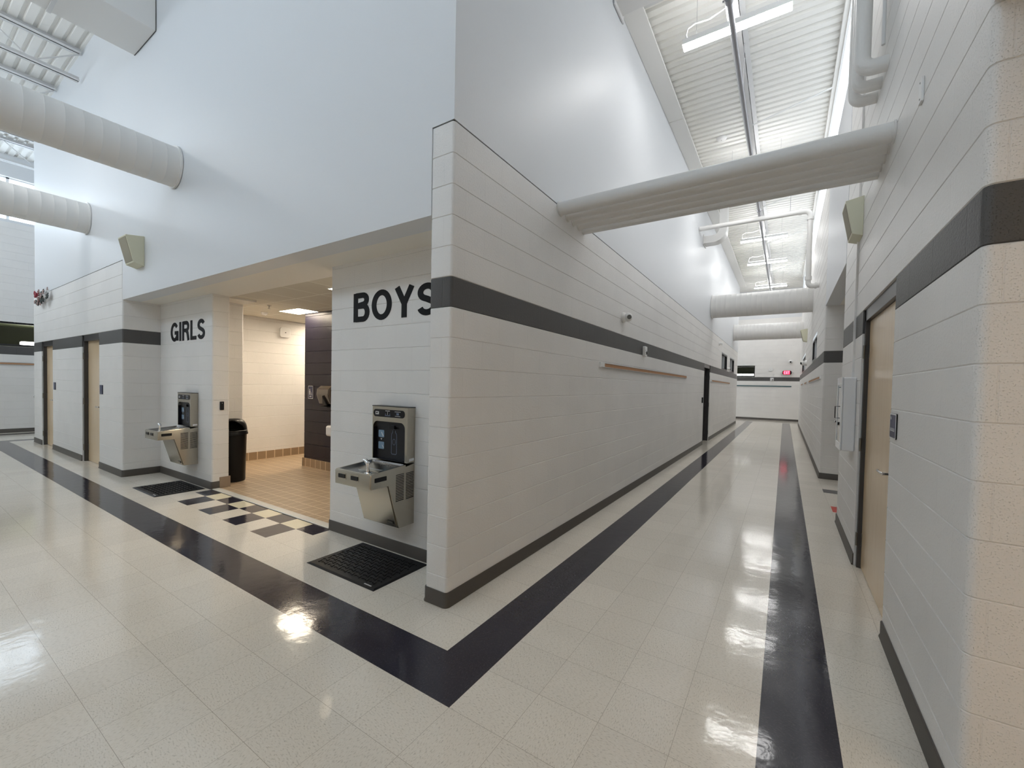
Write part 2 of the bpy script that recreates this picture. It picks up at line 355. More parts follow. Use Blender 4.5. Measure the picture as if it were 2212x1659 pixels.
# ------------------------------------------------------------------ block walls with real raked joints
def block_wall(name, path, ztop, openings=(), radius=0.022, band=True, mat='block', bandmat='band', u0=0.0, thick=0.19, z0=0.0):
    """path walked with the outside on the right-hand side; openings (s0, s1, z0, z1) in metres along the path"""
    P = [Vector((x, y)) for x, y in path]
    pts = []; s = 0.0
    for i, p in enumerate(P):
        if 0 < i < len(P)-1:
            d0 = (P[i]-P[i-1]).normalized(); d1 = (P[i+1]-P[i]).normalized()
            n0 = Vector((d0.y, -d0.x)); n1 = Vector((d1.y, -d1.x)); s += (P[i]-P[i-1]).length
            if d0.x*d1.y - d0.y*d1.x > 0 and radius:      # convex corner, bullnose
                c = p - n0*radius - n1*radius
                for k in range(7):
                    a = k/6; nn = (n0*math.cos(a*math.pi/2) + n1*math.sin(a*math.pi/2)).normalized()
                    pts.append((c + nn*radius, nn, s - radius + 2*radius*a))
            else:
                nn = (n0+n1).normalized(); pts.append((p, nn*1.4142, s))
        elif i == 0:
            d = (P[1]-P[0]).normalized(); pts.append((p, Vector((d.y, -d.x)), 0.0))
        else:
            d = (P[i]-P[i-1]).normalized(); s += (P[i]-P[i-1]).length; pts.append((p, Vector((d.y, -d.x)), s))
    cuts = sorted({c for o in openings for c in o[:2]})
    for c in cuts:
        for i in range(len(pts)-1):
            if pts[i][2] < c-1e-6 and pts[i+1][2] > c+1e-6:
                t = (c-pts[i][2])/(pts[i+1][2]-pts[i][2])
                pts.insert(i+1, (pts[i][0].lerp(pts[i+1][0], t), pts[i][1].lerp(pts[i+1][1], t), c)); break
    g, dpt = 0.0045, 0.0038
    zl = [(z0, 0)]; k = int(round(z0/C8))+1
    while k*C8 < ztop-0.02:
        zl += [(k*C8-g, 0), (k*C8, dpt), (k*C8+g, 0)]; k += 1
    zl.append((ztop, 0))
    for o in openings:                                    # an opening top that falls on a joint line keeps that joint
        pass
    mb = MB(); mb.uv = []
    nz = len(zl)
    for (p, n, ss) in pts:
        for (z, d) in zl:
            q = p - n*d; mb.v.append((q.x, q.y, z)); mb.uv.append((ss+u0, z))
    for i in range(len(pts)-1):
        sm = (pts[i][2]+pts[i+1][2])/2
        for j in range(nz-1):
            zm = (zl[j][0]+zl[j+1][0])/2
            if any(a < sm < b and c < zm < d for a, b, c, d in openings): continue
            mb.f.append((i*nz+j, (i+1)*nz+j, (i+1)*nz+j+1, i*nz+j+1))
            mb.mi.append(1 if band and BAND0 < zm < BAND1 else 0)
    def quad(a, b, c, d, mi=0):
        o = len(mb.v); mb.v += [a, b, c, d]; mb.uv += [(0, a[2]), (0.01, b[2]), (0.01, c[2]), (0, d[2])]; mb.f.append((o, o+1, o+2, o+3)); mb.mi.append(mi)
    for (a, b, c, d) in openings:
        def at(q):
            for i in range(len(pts)-1):
                if pts[i][2]-1e-6 <= q <= pts[i+1][2]+1e-6:
                    t = (q-pts[i][2])/max(1e-9, pts[i+1][2]-pts[i][2]); return pts[i][0].lerp(pts[i+1][0], t), pts[i][1].lerp(pts[i+1][1], t).normalized()
        (pa, na), (pb, nb) = at(a), at(b); qa, qb = pa-na*thick, pb-nb*thick
        for lo, hi, mi in ((c, min(d, BAND0), 0), (max(c, BAND0), min(d, BAND1), 1 if band else 0), (max(c, BAND1), d, 0)):
            if hi <= lo+1e-6: continue
            quad((pa.x, pa.y, lo), (qa.x, qa.y, lo), (qa.x, qa.y, hi), (pa.x, pa.y, hi), mi)
            quad((qb.x, qb.y, lo), (pb.x, pb.y, lo), (pb.x, pb.y, hi), (qb.x, qb.y, hi), mi)
        quad((pa.x, pa.y, d), (qa.x, qa.y, d), (qb.x, qb.y, d), (pb.x, pb.y, d))
        if c > 0: quad((pb.x, pb.y, c), (qb.x, qb.y, c), (qa.x, qa.y, c), (pa.x, pa.y, c))
    # top ledge
    n0 = len(mb.v)
    for (p, n, ss) in pts:
        q = p - n*min(thick, 0.19); mb.v.append((q.x, q.y, ztop)); mb.uv.append((ss, ztop+0.19))
    for i in range(len(pts)-1): mb.f.append((i*nz+nz-1, (i+1)*nz+nz-1, n0+i+1, n0+i)); mb.mi.append(0)
    o = mb.build(name, [mat, bandmat], smooth=22)
    return struct(o)
def base_strip(name, path, h=0.1016, t=0.009, mat='base', radius=0.022, toe=0.006):
    P = [Vector((x, y)) for x, y in path]; prof = [(0, h), (t*0.6, h), (t, h-0.006), (t, 0.02), (t+toe, 0.006), (t+toe, 0), (0, 0)]
    pts = []
    for i, p in enumerate(P):
        if 0 < i < len(P)-1:
            d0 = (P[i]-P[i-1]).normalized(); d1 = (P[i+1]-P[i]).normalized(); n0 = Vector((d0.y, -d0.x)); n1 = Vector((d1.y, -d1.x))
            if d0.x*d1.y - d0.y*d1.x > 0 and radius:
                c = p - n0*radius - n1*radius
                pts += [(c + nn*radius, nn) for nn in [(n0*math.cos(k/6*math.pi/2)+n1*math.sin(k/6*math.pi/2)).normalized() for k in range(7)]]
            else: pts.append((p, (n0+n1).normalized()*1.4142))
        else:
            d = (P[1]-P[0] if i == 0 else P[i]-P[i-1]).normalized(); pts.append((p, Vector((d.y, -d.x))))
    mb = MB(); n = len(prof); vs = []; fs = []
    for (p, nn) in pts: vs += [(p.x+nn.x*(d+0.0006), p.y+nn.y*(d+0.0006), z) for d, z in prof]
    for i in range(len(pts)-1):
        for k in range(n): fs.append((i*n+k, i*n+(k+1) % n, (i+1)*n+(k+1) % n, (i+1)*n+k))
    fs += [tuple(range(n)), tuple(range((len(pts)-1)*n, len(pts)*n))[::-1]]
    mb.add(vs, fs); return struct(mb.build(name, mat, smooth=50))

# doors and windows cut in the walls
DL = (9.90, 10.93)
WL = [(13.35, 14.90), (15.82, 17.36)]
path_left = [(-0.203, YR), (-0.203, 0), (0, 0), (0, 18.84), (-3.2, 18.84)]
off = YR + 0.203
block_wall('wall_left', path_left, BH, [(off+DL[0], off+DL[1], 0, BAND1)] + [(off+a, off+b, 11*C8+0.012, 14*C8-0.03) for a, b in WL], u0=0.05)
DW = [(-11.93, -10.96), (-8.80, -7.79)]
path_west = [(-12.72, 6.0), (-12.72, 0), (-6.633, 0), (-6.633, YR)]
block_wall('wall_west', path_west, BH, [(6.0+12.72+a, 6.0+12.72+b, 0, BAND1) for a, b in DW], u0=0.1)
block_wall('wall_girls_recess', [(-6.633, YR), (-4.78, YR), (-4.78, 0.64), (-5.3, 0.64), (-5.3, 1.03), (-6.63, 1.03)], SOF, band=False)
block_wall('wall_boys_recess', [(-1.9, 2.02), (-2.05+0.15, 0.64), (-2.05, 0.64), (-2.05, YR), (-0.203, YR)], SOF, band=False, radius=0.012, u0=0.13)
block_wall('wall_restroom_back', [(-6.63, 1.03), (-6.63, 5.0)], 2.75, band=False, u0=0.2)
block_wall('wall_restroom_divider', [(-5.40, 5.0), (-5.40, 2.02), (-0.3, 2.02)], 2.75, band=False, mat='navy', radius=0.012)
DR = (1.235, 2.46)
WR = [(8.62, 10.20), (14.4, 17.1)]
block_wall('wall_right_near', [(4.2, 3.86), (XR, 3.86), (XR, -0.04), (8.5, -0.04)], 5.4,
           [(4.2-XR+3.86-DR[1], 4.2-XR+3.86-DR[0], 0, BAND1)], u0=0.02, radius=0.03)
block_wall('wall_right_far', [(5.2, 19.8), (XR, 19.8), (XR, 6.62), (4.2, 6.62)], 5.4,
           [(5.2-XR+19.8-b, 5.2-XR+19.8-a, 11*C8+0.012, 14*C8-0.08) for a, b in WR], u0=0.12)
block_wall('wall_end_north', [(-6.5, 22.2), (7, 22.2)], 26*C8, [(6.1, 7.03, 11*C8+0.01, 14*C8-0.03)], u0=0.1)
block_wall('wall_end_west', [(-15.35, -4.5), (-15.35, 6.5)], 27*C8-0.06, [(1.2, 5.6, 11*C8+0.02, 14*C8+0.03)], u0=0.1)

# baseboards (they stop at the doors)
base_strip('baseboard_left', [(-0.203, YR), (-0.203, 0), (0, 0), (0, DL[0]-0.03)])
base_strip('baseboard_left_far', [(0, DL[1]+0.03), (0, 18.84), (-3.2, 18.84)])
base_strip('baseboard_west', [(-12.72, 6.0), (-12.72, 0), (DW[0][0]-0.0, 0)])
base_strip('baseboard_west_middle', [(DW[0][1], 0), (DW[1][0], 0)])
base_strip('baseboard_west_recess', [(DW[1][1], 0), (-6.633, 0), (-6.633, YR), (-4.78, YR), (-4.78, YR+0.085)])
base_strip('baseboard_boys', [(-2.05, YR+0.1), (-2.05, YR), (-0.203, YR)], radius=0.012)
base_strip('baseboard_right', [(XR, DR[0]), (XR, -0.04), (8.5, -0.04)])
base_strip('baseboard_right_middle', [(4.2, 3.86), (XR, 3.86), (XR, DR[1])])
base_strip('baseboard_right_far', [(5.2, 19.8), (XR, 19.8), (XR, 6.62), (4.2, 6.62)])
base_strip('baseboard_north', [(-6.5, 22.2), (7, 22.2)])
base_strip('baseboard_end_west', [(-15.35, -4.5), (-15.35, 6.5)])
# tiled cove of the restroom
mb = MB().box((-6.63, 1.03, 0), (-6.615, 5, 0.152)); struct(mb.build('baseboard_restroom', 'quarry_y'))
mb = MB().box((-5.42, 2.005, 0), (-0.3, 2.02, 0.152)).box((-5.42, 2.005, 0), (-5.40, 5, 0.152)); struct(mb.build('baseboard_restroom_divider', 'quarry_x'))
mb = MB().box((-4.795, YR+0.088, 0), (-4.772, 0.655, 0.152)); struct(mb.build('baseboard_restroom_jamb', plain('cove_end', (0.30, 0.23, 0.17, 1), 0.4), bevel=0.004))

# ------------------------------------------------------------------ floor: one mesh, cut along the tile borders
def build_floor():
    T = 0.3048; XB = -2.019
    S0, S1 = -0.3185, -0.615
    rects = []                                            # later ones win
    rects.append((-17, -6, 8.6, 23, 0))
    rects.append((-12.995-0.04, S1, 0.615, S0, 1)); rects.append((0.3185, S1, 0.615, 20.35, 1))
    rects.append((-13.33, S1, -13.035, 6.5, 1)); rects.append((-14.98, -4.5, -14.72, 6.5, 1))
    rects.append((1.865, -6, 2.170, 20.35, 1))
    for k in range(-9, 0):
        x0, x1 = XB+k*T, XB+(k+1)*T
        rects.append((x0, 0.2496, x1, 0.4268, 1 if k % 2 else 2))
        if k % 2 == 0: rects.append((x0, -0.0332, x1, 0.2496, 1))
    rects.append((2.47, 5.44, 3.6, 5.70, 1)); rects.append((2.49, 4.29, 3.2, 4.60, 3))
    rects.append((-7.5, 0.53, -0.25, 5.0, 4)); rects.append((-4.78, 0.437, -2.05, 0.53, 5))
    xs = sorted({r[0] for r in rects} | {r[2] for r in rects}); ys = sorted({r[1] for r in rects} | {r[3] for r in rects})
    mb = MB(); nx = len(xs)
    mb.v = [(x, y, 0) for y in ys for x in xs]
    for j in range(len(ys)-1):
        for i in range(len(xs)-1):
            cx, cy = (xs[i]+xs[i+1])/2, (ys[j]+ys[j+1])/2; mi = 0
            for r in rects:
                if r[0] < cx < r[2] and r[1] < cy < r[3]: mi = r[4]
            mb.f.append((j*nx+i, j*nx+i+1, (j+1)*nx+i+1, (j+1)*nx+i)); mb.mi.append(mi)
    struct(mb.build('floor', ['vct', 'vct_dark', 'vct_cream', 'vct_red', 'quarry', 'marble']))
build_floor()
mb = MB().prism([(0, 0), (0.093, 0), (0.085, 0.008), (0.008, 0.008)], (-4.78, 0.437, 0.0), (0, 1, 0), (0, 0, 1), (1, 0, 0), 0, 2.73)
struct(mb.build('trim_threshold', 'marble'))
mb = MB().box((-4.78, 0.428, 0), (-2.05, 0.4365, 0.003)); struct(mb.build('trim_threshold_edge', 'reveal'))

# ------------------------------------------------------------------ upper drywall, soffits, ceilings
E = 0.004
mb = MB().box((-12.6, E, BH+0.014), (-E, 0.20, 8.0)).box((-6.633+0.001, E, SOF), (-0.2035, 0.20, BH+0.014))
struct(mb.build('wall_upper_front', 'drywall'))
mb = MB().box((-0.20, 0.20, BH+0.014), (-E, 18.82, 8.0)).box((-3.2, 18.62, BH+0.014), (-0.2, 18.82, 8.0)).box((-12.6, 0.2, BH+0.014), (-12.4, 6.0, 8.0))
struct(mb.build('wall_upper_left', 'drywall'))
mb = MB().box((-12.7, 0.012, BH), (-6.633, 0.19, BH+0.014)).box((-0.203, 0.012, BH), (-0.012, 0.19, BH+0.014)).box((-0.19, 0.0125, BH), (-0.0122, 18.82, BH+0.014))
struct(mb.build('trim_reveal', 'reveal'))
mb = MB().box((-6.633, 0.20, SOF), (-0.203, 0.66, SOF+0.1)).box((-6.633, 0.661, SOF), (-4.91, 1.03, SOF+0.1)); struct(mb.build('ceiling_recess_soffit', 'soffit'))
mb = MB().box((-7.0, 0.66, 2.70), (-0.2, 5.1, 2.75)); o = struct(mb.build('ceiling_restroom', 'tile_ceil'))
mb = MB().box((-7.0, 5.0, 0), (-0.2, 5.1, 2.7)).box((-0.4, 0.66, 0), (-0.3, 5.0, 2.7)); struct(mb.build('wall_restroom_rear', 'block'))
# right side: header over the side hall, header over the alcove
mb = MB().box((XR, -6, 2.845), (XR+0.2, -0.04, 7.4)); struct(mb.build('wall_header_right', 'drywall'))
mb = MB().box((XR+0.2, -6, 2.845), (8.5, -0.04, 2.95)); struct(mb.build('ceiling_side_hall', 'soffit'))
mb = MB().box((XR, 3.861, 3.02), (XR+0.2, 6.619, 5.4)); struct(mb.build('wall_header_alcove', 'drywall'))
mb = MB().box((XR+0.2, 3.861, 3.02), (4.2, 6.619, 3.12)); struct(mb.build('ceiling_alcove', 'soffit'))
mb = MB().box((4.2, 3.8, 0), (4.3, 6.7, 3.2)); struct(mb.build('wall_alcove_back', 'block'))
mb = MB().box((8.5, -6, 0), (8.6, 0.1, 3)).box((XR+0.2, -6.1, 0), (8.6, -6, 3)); struct(mb.build('wall_side_hall', 'block'))
# the south side of the entry hall, behind the camera
mb = MB().box((-17, -4.7, 0), (XR, -4.5, 5.4)).box((-17, -4.7, 6.65), (XR, -4.5, 7.4)); struct(mb.build('wall_south', 'block'))
mb = MB().box((XR, -6, 0), (XR+0.01, -4.5, 2.845)); struct(mb.build('wall_south_corner', 'block'))
# above the blocks at both ends
mb = MB().box((-6.5, 22.22, 26*C8), (7, 22.4, 7.4)).box((-6.6, 18.6, 0), (-6.5, 22.3, 7.4)).box((5.2, 19.8, 0), (5.3, 22.3, 7.4)).box((XR, 19.62, 5.4), (5.2, 19.8, 7.4))
struct(mb.build('wall_north_upper', 'drywall'))
mb = MB().box((-15.62, -4.5, 5.38), (-15.36, 6.5, 5.50)).box((-15.62, -4.5, 6.60), (-15.40, 6.5, 7.3)).box((-15.6, 6.4, 0), (-12.4, 6.6, 7.3))
struct(mb.build('wall_west_upper', 'drywall'))

def deck(name, x0, x1, y0, y1, z):
    prof = []; y = y0; p = 0.1524
    while y < y1:
        prof += [(y, z), (y+0.088, z), (y+0.102, z+0.038), (y+0.138, z+0.038)]; y += p
    prof.append((y, z))
    mb = MB(); n = len(prof)
    mb.add([(x, a, b) for x in (x0, x1) for a, b in prof], [(i, i+1, n+i+1, n+i) for i in range(n-1)])
    mb.box((x0, y0, z+0.06), (x1, y1, z+0.1))
    return struct(mb.build(name, 'deck'))
deck('ceiling_corridor', -3.2, XR+2.7, 0.0, 22.2, DECK_B)
deck('ceiling_entry_hall', -15.6, XR+0.2, -4.6, 6.5, DECK_A)

# clerestory windows
def window_strip(name, a, b, axis, face, sill, head, mull, inward, pane='pane'):
    """a..b along the wall; face = coordinate of the pane"""
    root = bpy.data.objects.new(name, None); COL.objects.link(root); root['kind'] = 'structure'
    mb = MB(); fr = MB(); t = 0.05
    def bx(m, s0, s1, z0, z1, d0, d1):
        if axis == 'y': m.box((face+d0*inward, s0, z0), (face+d1*inward, s1, z1))
        else: m.box((s0, face+d0*inward, z0), (s1, face+d1*inward, z1))
    bx(mb, a, b, sill, head, 0, 0.01)
    bx(fr, a, b, sill, sill+t*0.6, -0.03, 0.0); bx(fr, a, b, head-t*0.6, head, -0.03, 0.0)
    for s in mull: bx(fr, s-t/2, s+t/2, sill, head, -0.03, 0.0)
    mb.build('window_pane', pane, root); fr.build('window_frame', 'white', root)
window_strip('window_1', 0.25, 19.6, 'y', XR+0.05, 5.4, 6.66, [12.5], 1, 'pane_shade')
window_strip('window_2', -16.8, 2.4, 'x', -4.55, 5.4, 6.65, [-16.6, -13.4, -10.2, -7.0, -3.8, -0.6], -1)  # unseen south clerestory, added to throw sky light on the front drywall
window_strip('window_3', -4.4, 6.3, 'y', -15.52, 5.50, 6.60, [-2.2, -0.03, 2.1, 4.2], -1)
mb = MB().box((XR-0.035, 0.0, 6.66), (XR+0.2, 19.8, DECK_B+0.02)); struct(mb.build('trim_window_head', 'deck'))
mb = MB().box((XR, 0.0, 5.4), (XR+0.2, 0.25, 6.7)); struct(mb.build('wall_right_upper', 'drywall'))
mb = MB().box((-12.4, 6.0, 0), (-12.3, 6.1, 7.3)); struct(mb.build('trim_corner_far', 'drywall'))

# ------------------------------------------------------------------ lettering drawn with thick strokes
def stroke_poly(pts, w, closed=False):
    quads = []; P = [Vector(p) for p in pts]; n = len(P); off = []
    for i in range(n):
        if closed: a, b = P[(i-1) % n], P[(i+1) % n]; d0 = (P[i]-a).normalized(); d1 = (b-P[i]).normalized()
        else:
            d0 = (P[i]-P[i-1]).normalized() if i else (P[1]-P[0]).normalized(); d1 = (P[i+1]-P[i]).normalized() if i < n-1 else d0
        t = (d0+d1).normalized(); nn = Vector((-t.y, t.x)); k = 1/max(0.5, nn.dot(Vector((-d0.y, d0.x)))); off.append(nn*(w/2*k))
    for i in range(n if closed else n-1):
        j = (i+1) % n; quads.append([tuple(P[i]+off[i]), tuple(P[i]-off[i]), tuple(P[j]-off[j]), tuple(P[j]+off[j])])
    return quads
def ell(cx, cy, rx, ry, a0, a1, n=14): return [(cx+rx*math.cos(math.radians(a0+(a1-a0)*i/n)), cy+ry*math.sin(math.radians(a0+(a1-a0)*i/n))) for i in range(n+1)]
def glyph(ch, t=0.19):
    h = t/2
    if ch == 'I': return 0.19, [([(h, 0), (h, 1)], 0)]
    if ch == 'L': return 0.56, [([(h, 0), (h, 1)], 0), ([(0, h), (0.56, h)], 0)]
    if ch == 'E': return 0.62, [([(h, 0), (h, 1)], 0), ([(0, h*.9), (0.62, h*.9)], 0), ([(0, 0.51), (0.57, 0.51)], 0), ([(0, 1-h*.9), (0.61, 1-h*.9)], 0)]
    if ch == 'X': return 0.70, [([(0.11, 0), (0.59, 1)], 0), ([(0.59, 0), (0.11, 1)], 0)]
    if ch == 'T': return 0.62, [([(0.31, 0), (0.31, 1)], 0), ([(0, 1-h), (0.62, 1-h)], 0)]
    if ch == 'O': return 0.80, [(ell(0.40, 0.5, 0.40-h, 0.5-h+.01, 0, 360, 32)[:-1], 1)]
    if ch == 'B': return 0.68, [([(h, 0), (h, 1)], 0), ([(0.1, 1-h*.9)] + ell(0.40, 0.755, 0.16, 0.16, 90, -90, 10) + [(0.1, 0.595-.05)], 0),
                                ([(0.1, 0.545)] + ell(0.42, 0.315, 0.17, 0.23, 90, -90, 10) + [(0.1, h*.9)], 0)]
    if ch == 'R': return 0.70, [([(h, 0), (h, 1)], 0), ([(0.1, 1-h*.9)] + ell(0.42, 0.72, 0.17, 0.195, 90, -90, 10) + [(0.1, 0.525)], 0), ([(0.40, 0.50), (0.52, 0.40), (0.575, 0.18), (0.62, 0)], 0)]
    if ch == 'Y': return 0.74, [([(0.10, 1), (0.37, 0.45)], 0), ([(0.64, 1), (0.37, 0.45)], 0), ([(0.37, 0.5), (0.37, 0)], 0)]
    if ch == 'S': return 0.68, [(ell(0.335, 0.715, 0.23, 0.195, 20, 180, 12) + ell(0.335, 0.715, 0.23, 0.19, 190, 250, 5) + [(0.34, 0.505)] + ell(0.345, 0.285, 0.235, 0.19, 70, 0, 6) + ell(0.335, 0.285, 0.24, 0.195, -10, -165, 12), 0)]
    if ch == 'G': return 0.80, [(ell(0.40, 0.5, 0.40-h, 0.5-h+.01, 38, 340, 26), 0), ([(0.42, 0.45), (0.78, 0.45)], 0), ([(0.715, 0.52), (0.715, 0.03)], 0)]
    if ch == '9': return 0.55, [(ell(0.27, 0.70, 0.18, 0.20, 0, 360, 14), 0), ([(0.45, 0.7), (0.43, 0.35), (0.3, 0.1), (0.1, 0.1)], 0)]
    if ch == '8': return 0.55, [(ell(0.27, 0.72, 0.16, 0.18, 0, 360, 14), 0), (ell(0.27, 0.28, 0.19, 0.20, 0, 360, 14), 0)]
    return 0.4, []
def word(mb, text, O, U, V, W, height, width, depth0, depth1, t=0.19, mi=0, gap=0.10):
    tot = sum(glyph(c, t)[0] for c in text) + gap*(len(text)-1); kx = width/tot; x = 0
    for c in text:
        adv, st = glyph(c, t)
        for si, (pts, closed) in enumerate(st):
            for qi, q in enumerate(stroke_poly(pts, t, closed)):
                mb.prism([((x+a)*kx, b*height) for a, b in q], O, U, V, W, depth0, depth1*(1+0.06*si+0.02*(qi % 2)), mi)
        x += adv+gap
mb = MB(); word(mb, 'BOYS', (-1.684, YR, 2.092), (1, 0, 0), (0, 0, 1), (0, -1, 0), 0.272, 1.115, 0.0008, 0.0035)
tag(mb.build('wall_lettering', 'letter'), 'large black BOYS lettering painted high on recessed block wall', 'lettering')
mb = MB(); word(mb, 'GIRLS', (-6.215, YR, 2.070), (1, 0, 0), (0, 0, 1), (0, -1, 0), 0.282, 1.215, 0.0008, 0.0035)
tag(mb.build('wall_lettering', 'letter'), 'large black GIRLS lettering painted high on far recess wall', 'lettering')

# ------------------------------------------------------------------ doors
def rod_lever(mb, O, U, W, sgn=1):
    """lever handle: rose, neck and bar; U along the door, W out of it"""
    O, U, W = Vector(O), Vector(U), Vector(W)
    mb.tube([O, O+W*0.012], 0.032, 20); mb.tube([O+W*0.01, O+W*0.055], 0.011, 12)
    mb.tube([O+W*0.052, O+W*0.056+U*0.02, O+W*0.056+U*0.12, O+W*0.046+U*0.135], 0.0095, 12)
def door(name, a, b, plane, axis, out, hinge, leafmat='wood', leaf_in=0.03, lever=True, lever_dir=None):
    """a..b opening on the wall plane; out = +1/-1 direction of the room along the normal axis"""
    root = bpy.data.objects.new(name, None); COL.objects.link(root); root['kind'] = 'structure'
    def pt(s, d, z): return (plane-out*d, s, z) if axis == 'y' else (s, plane-out*d, z)
    fi = 0.014; leaf_in += fi; f = MB(); zt = BAND1
    f.box(pt(a, fi, 0), pt(a+0.05, 0.16, zt)); f.box(pt(b-0.05, fi, 0), pt(b, 0.16, zt)); f.box(pt(a, fi, zt-0.1016), pt(b, 0.16, zt))
    f.build('door_frame', 'frame', root, bevel=0.002)
    MB().box(pt(a+0.052, leaf_in, 0.008), pt(b-0.052, leaf_in+0.044, zt-0.104)).build('door_leaf', leafmat, root, bevel=0.0015)
    h = MB(); hs = a+0.05 if hinge == 'a' else b-0.05; sg = 1 if hinge == 'a' else -1
    for z in (0.25, 1.07, 1.87):
        k = MB(); k.tube([pt(hs, fi-0.006, z-0.057), pt(hs, fi-0.006, z+0.057)], 0.0085, 10)
        k.box(pt(hs-0.022*sg, fi-0.004, z-0.055), pt(hs, fi, z+0.055)); k.box(pt(hs, leaf_in-0.003, z-0.055), pt(hs+0.024*sg, leaf_in, z+0.055)); k.build('hinge', 'hinge', root)
    if lever:
        k = MB(); s = b-0.052-0.07 if hinge == 'a' else a+0.052+0.07
        U = Vector(pt(1, 0, 0))-Vector(pt(0, 0, 0)); U = U*(-1 if hinge == 'a' else 1); Wv = (out, 0, 0) if axis == 'y' else (0, out, 0)
        rod_lever(k, pt(s, leaf_in, 1.0), U, Wv); k.build('door_handle', 'chrome', root, smooth=40)
    return root
door('door_1', DR[0], DR[1], XR, 'y', -1, 'b')
door('door_2', DW[0][0], DW[0][1], 0.0, 'x', -1, 'a', leaf_in=0.05)
door('door_3', DW[1][0], DW[1][1], 0.0, 'x', -1, 'a', leaf_in=0.05)
door('door_4', DL[0], DL[1], 0.0, 'y', 1, 'b', leafmat='blackframe', leaf_in=0.10, lever=False)

# ------------------------------------------------------------------ small dark windows in the block walls
def dark_window(name, a, b, z0, z1, plane, axis, out, mull=(), room=True, warm=False):
    root = bpy.data.objects.new(name, None); COL.objects.link(root); root['kind'] = 'structure'
    def pt(s, d, z): return (plane-out*d, s, z) if axis == 'y' else (s, plane-out*d, z)
    f = MB(); t = 0.045
    f.box(pt(a, 0.0, z0), pt(b, 0.09, z0+t)); f.box(pt(a, 0.0, z1-t), pt(b, 0.09, z1)); f.box(pt(a, 0, z0+t), pt(a+t, 0.09, z1-t)); f.box(pt(b-t, 0, z0+t), pt(b, 0.09, z1-t))
    f.build('window_frame', 'blackframe', root)
    for m in mull: MB().box(pt(m-t/2, 0.005, z0+t), pt(m+t/2, 0.09, z1-t)).build('mullion', 'alu', root)
    MB().box(pt(a+t, 0.05, z0+t), pt(b-t, 0.056, z1-t)).build('window_pane', 'clear' if room else 'glass', root)
for i, (a, b) in enumerate(WL): dark_window('window_%d' % (4+i), a, b, 11*C8+0.012, 14*C8-0.03, 0, 'y', 1, [(a+b)/2], room=False)
for i, (a, b) in enumerate(WR): dark_window('window_%d' % (6+i), a, b, 11*C8+0.012, 14*C8-0.08, XR, 'y', -1, [(a+b)/2], room=False)
dark_window('window_8', -0.4, 0.53, 11*C8+0.01, 14*C8-0.03, 22.2, 'x', -1)
dark_window('window_9', -3.3, 1.1, 11*C8+0.02, 14*C8+0.03, -15.35, 'y', 1)
# lit rooms behind the two clear panes
def back_room(name, x0, x1, y0, y1, z0, z1, openside):
    mb = MB()
    if openside != 'x+': mb.box((x1, y0, z0), (x1+0.05, y1, z1))
    if openside != 'x-': mb.box((x0-0.05, y0, z0), (x0, y1, z1))
    if openside != 'y-': mb.box((x0, y0-0.05, z0), (x1, y0, z1))
    mb.box((x0, y1, z0), (x1, y1+0.05, z1)); mb.box((x0, y0, z0-0.05), (x1, y1, z0))
    mb.box((x0, y0, z1), (x1, y1, z1+0.05), 1)
    return struct(mb.build(name, ['roomdark', 'roomceil']))
back_room('wall_office_west', -19.0, -15.6, -3.6, 2.0, 2.0, 3.0, 'x+')
back_room('wall_office_north', -1.6, 1.2, 22.45, 25.5, 2.0, 3.0, 'y-')

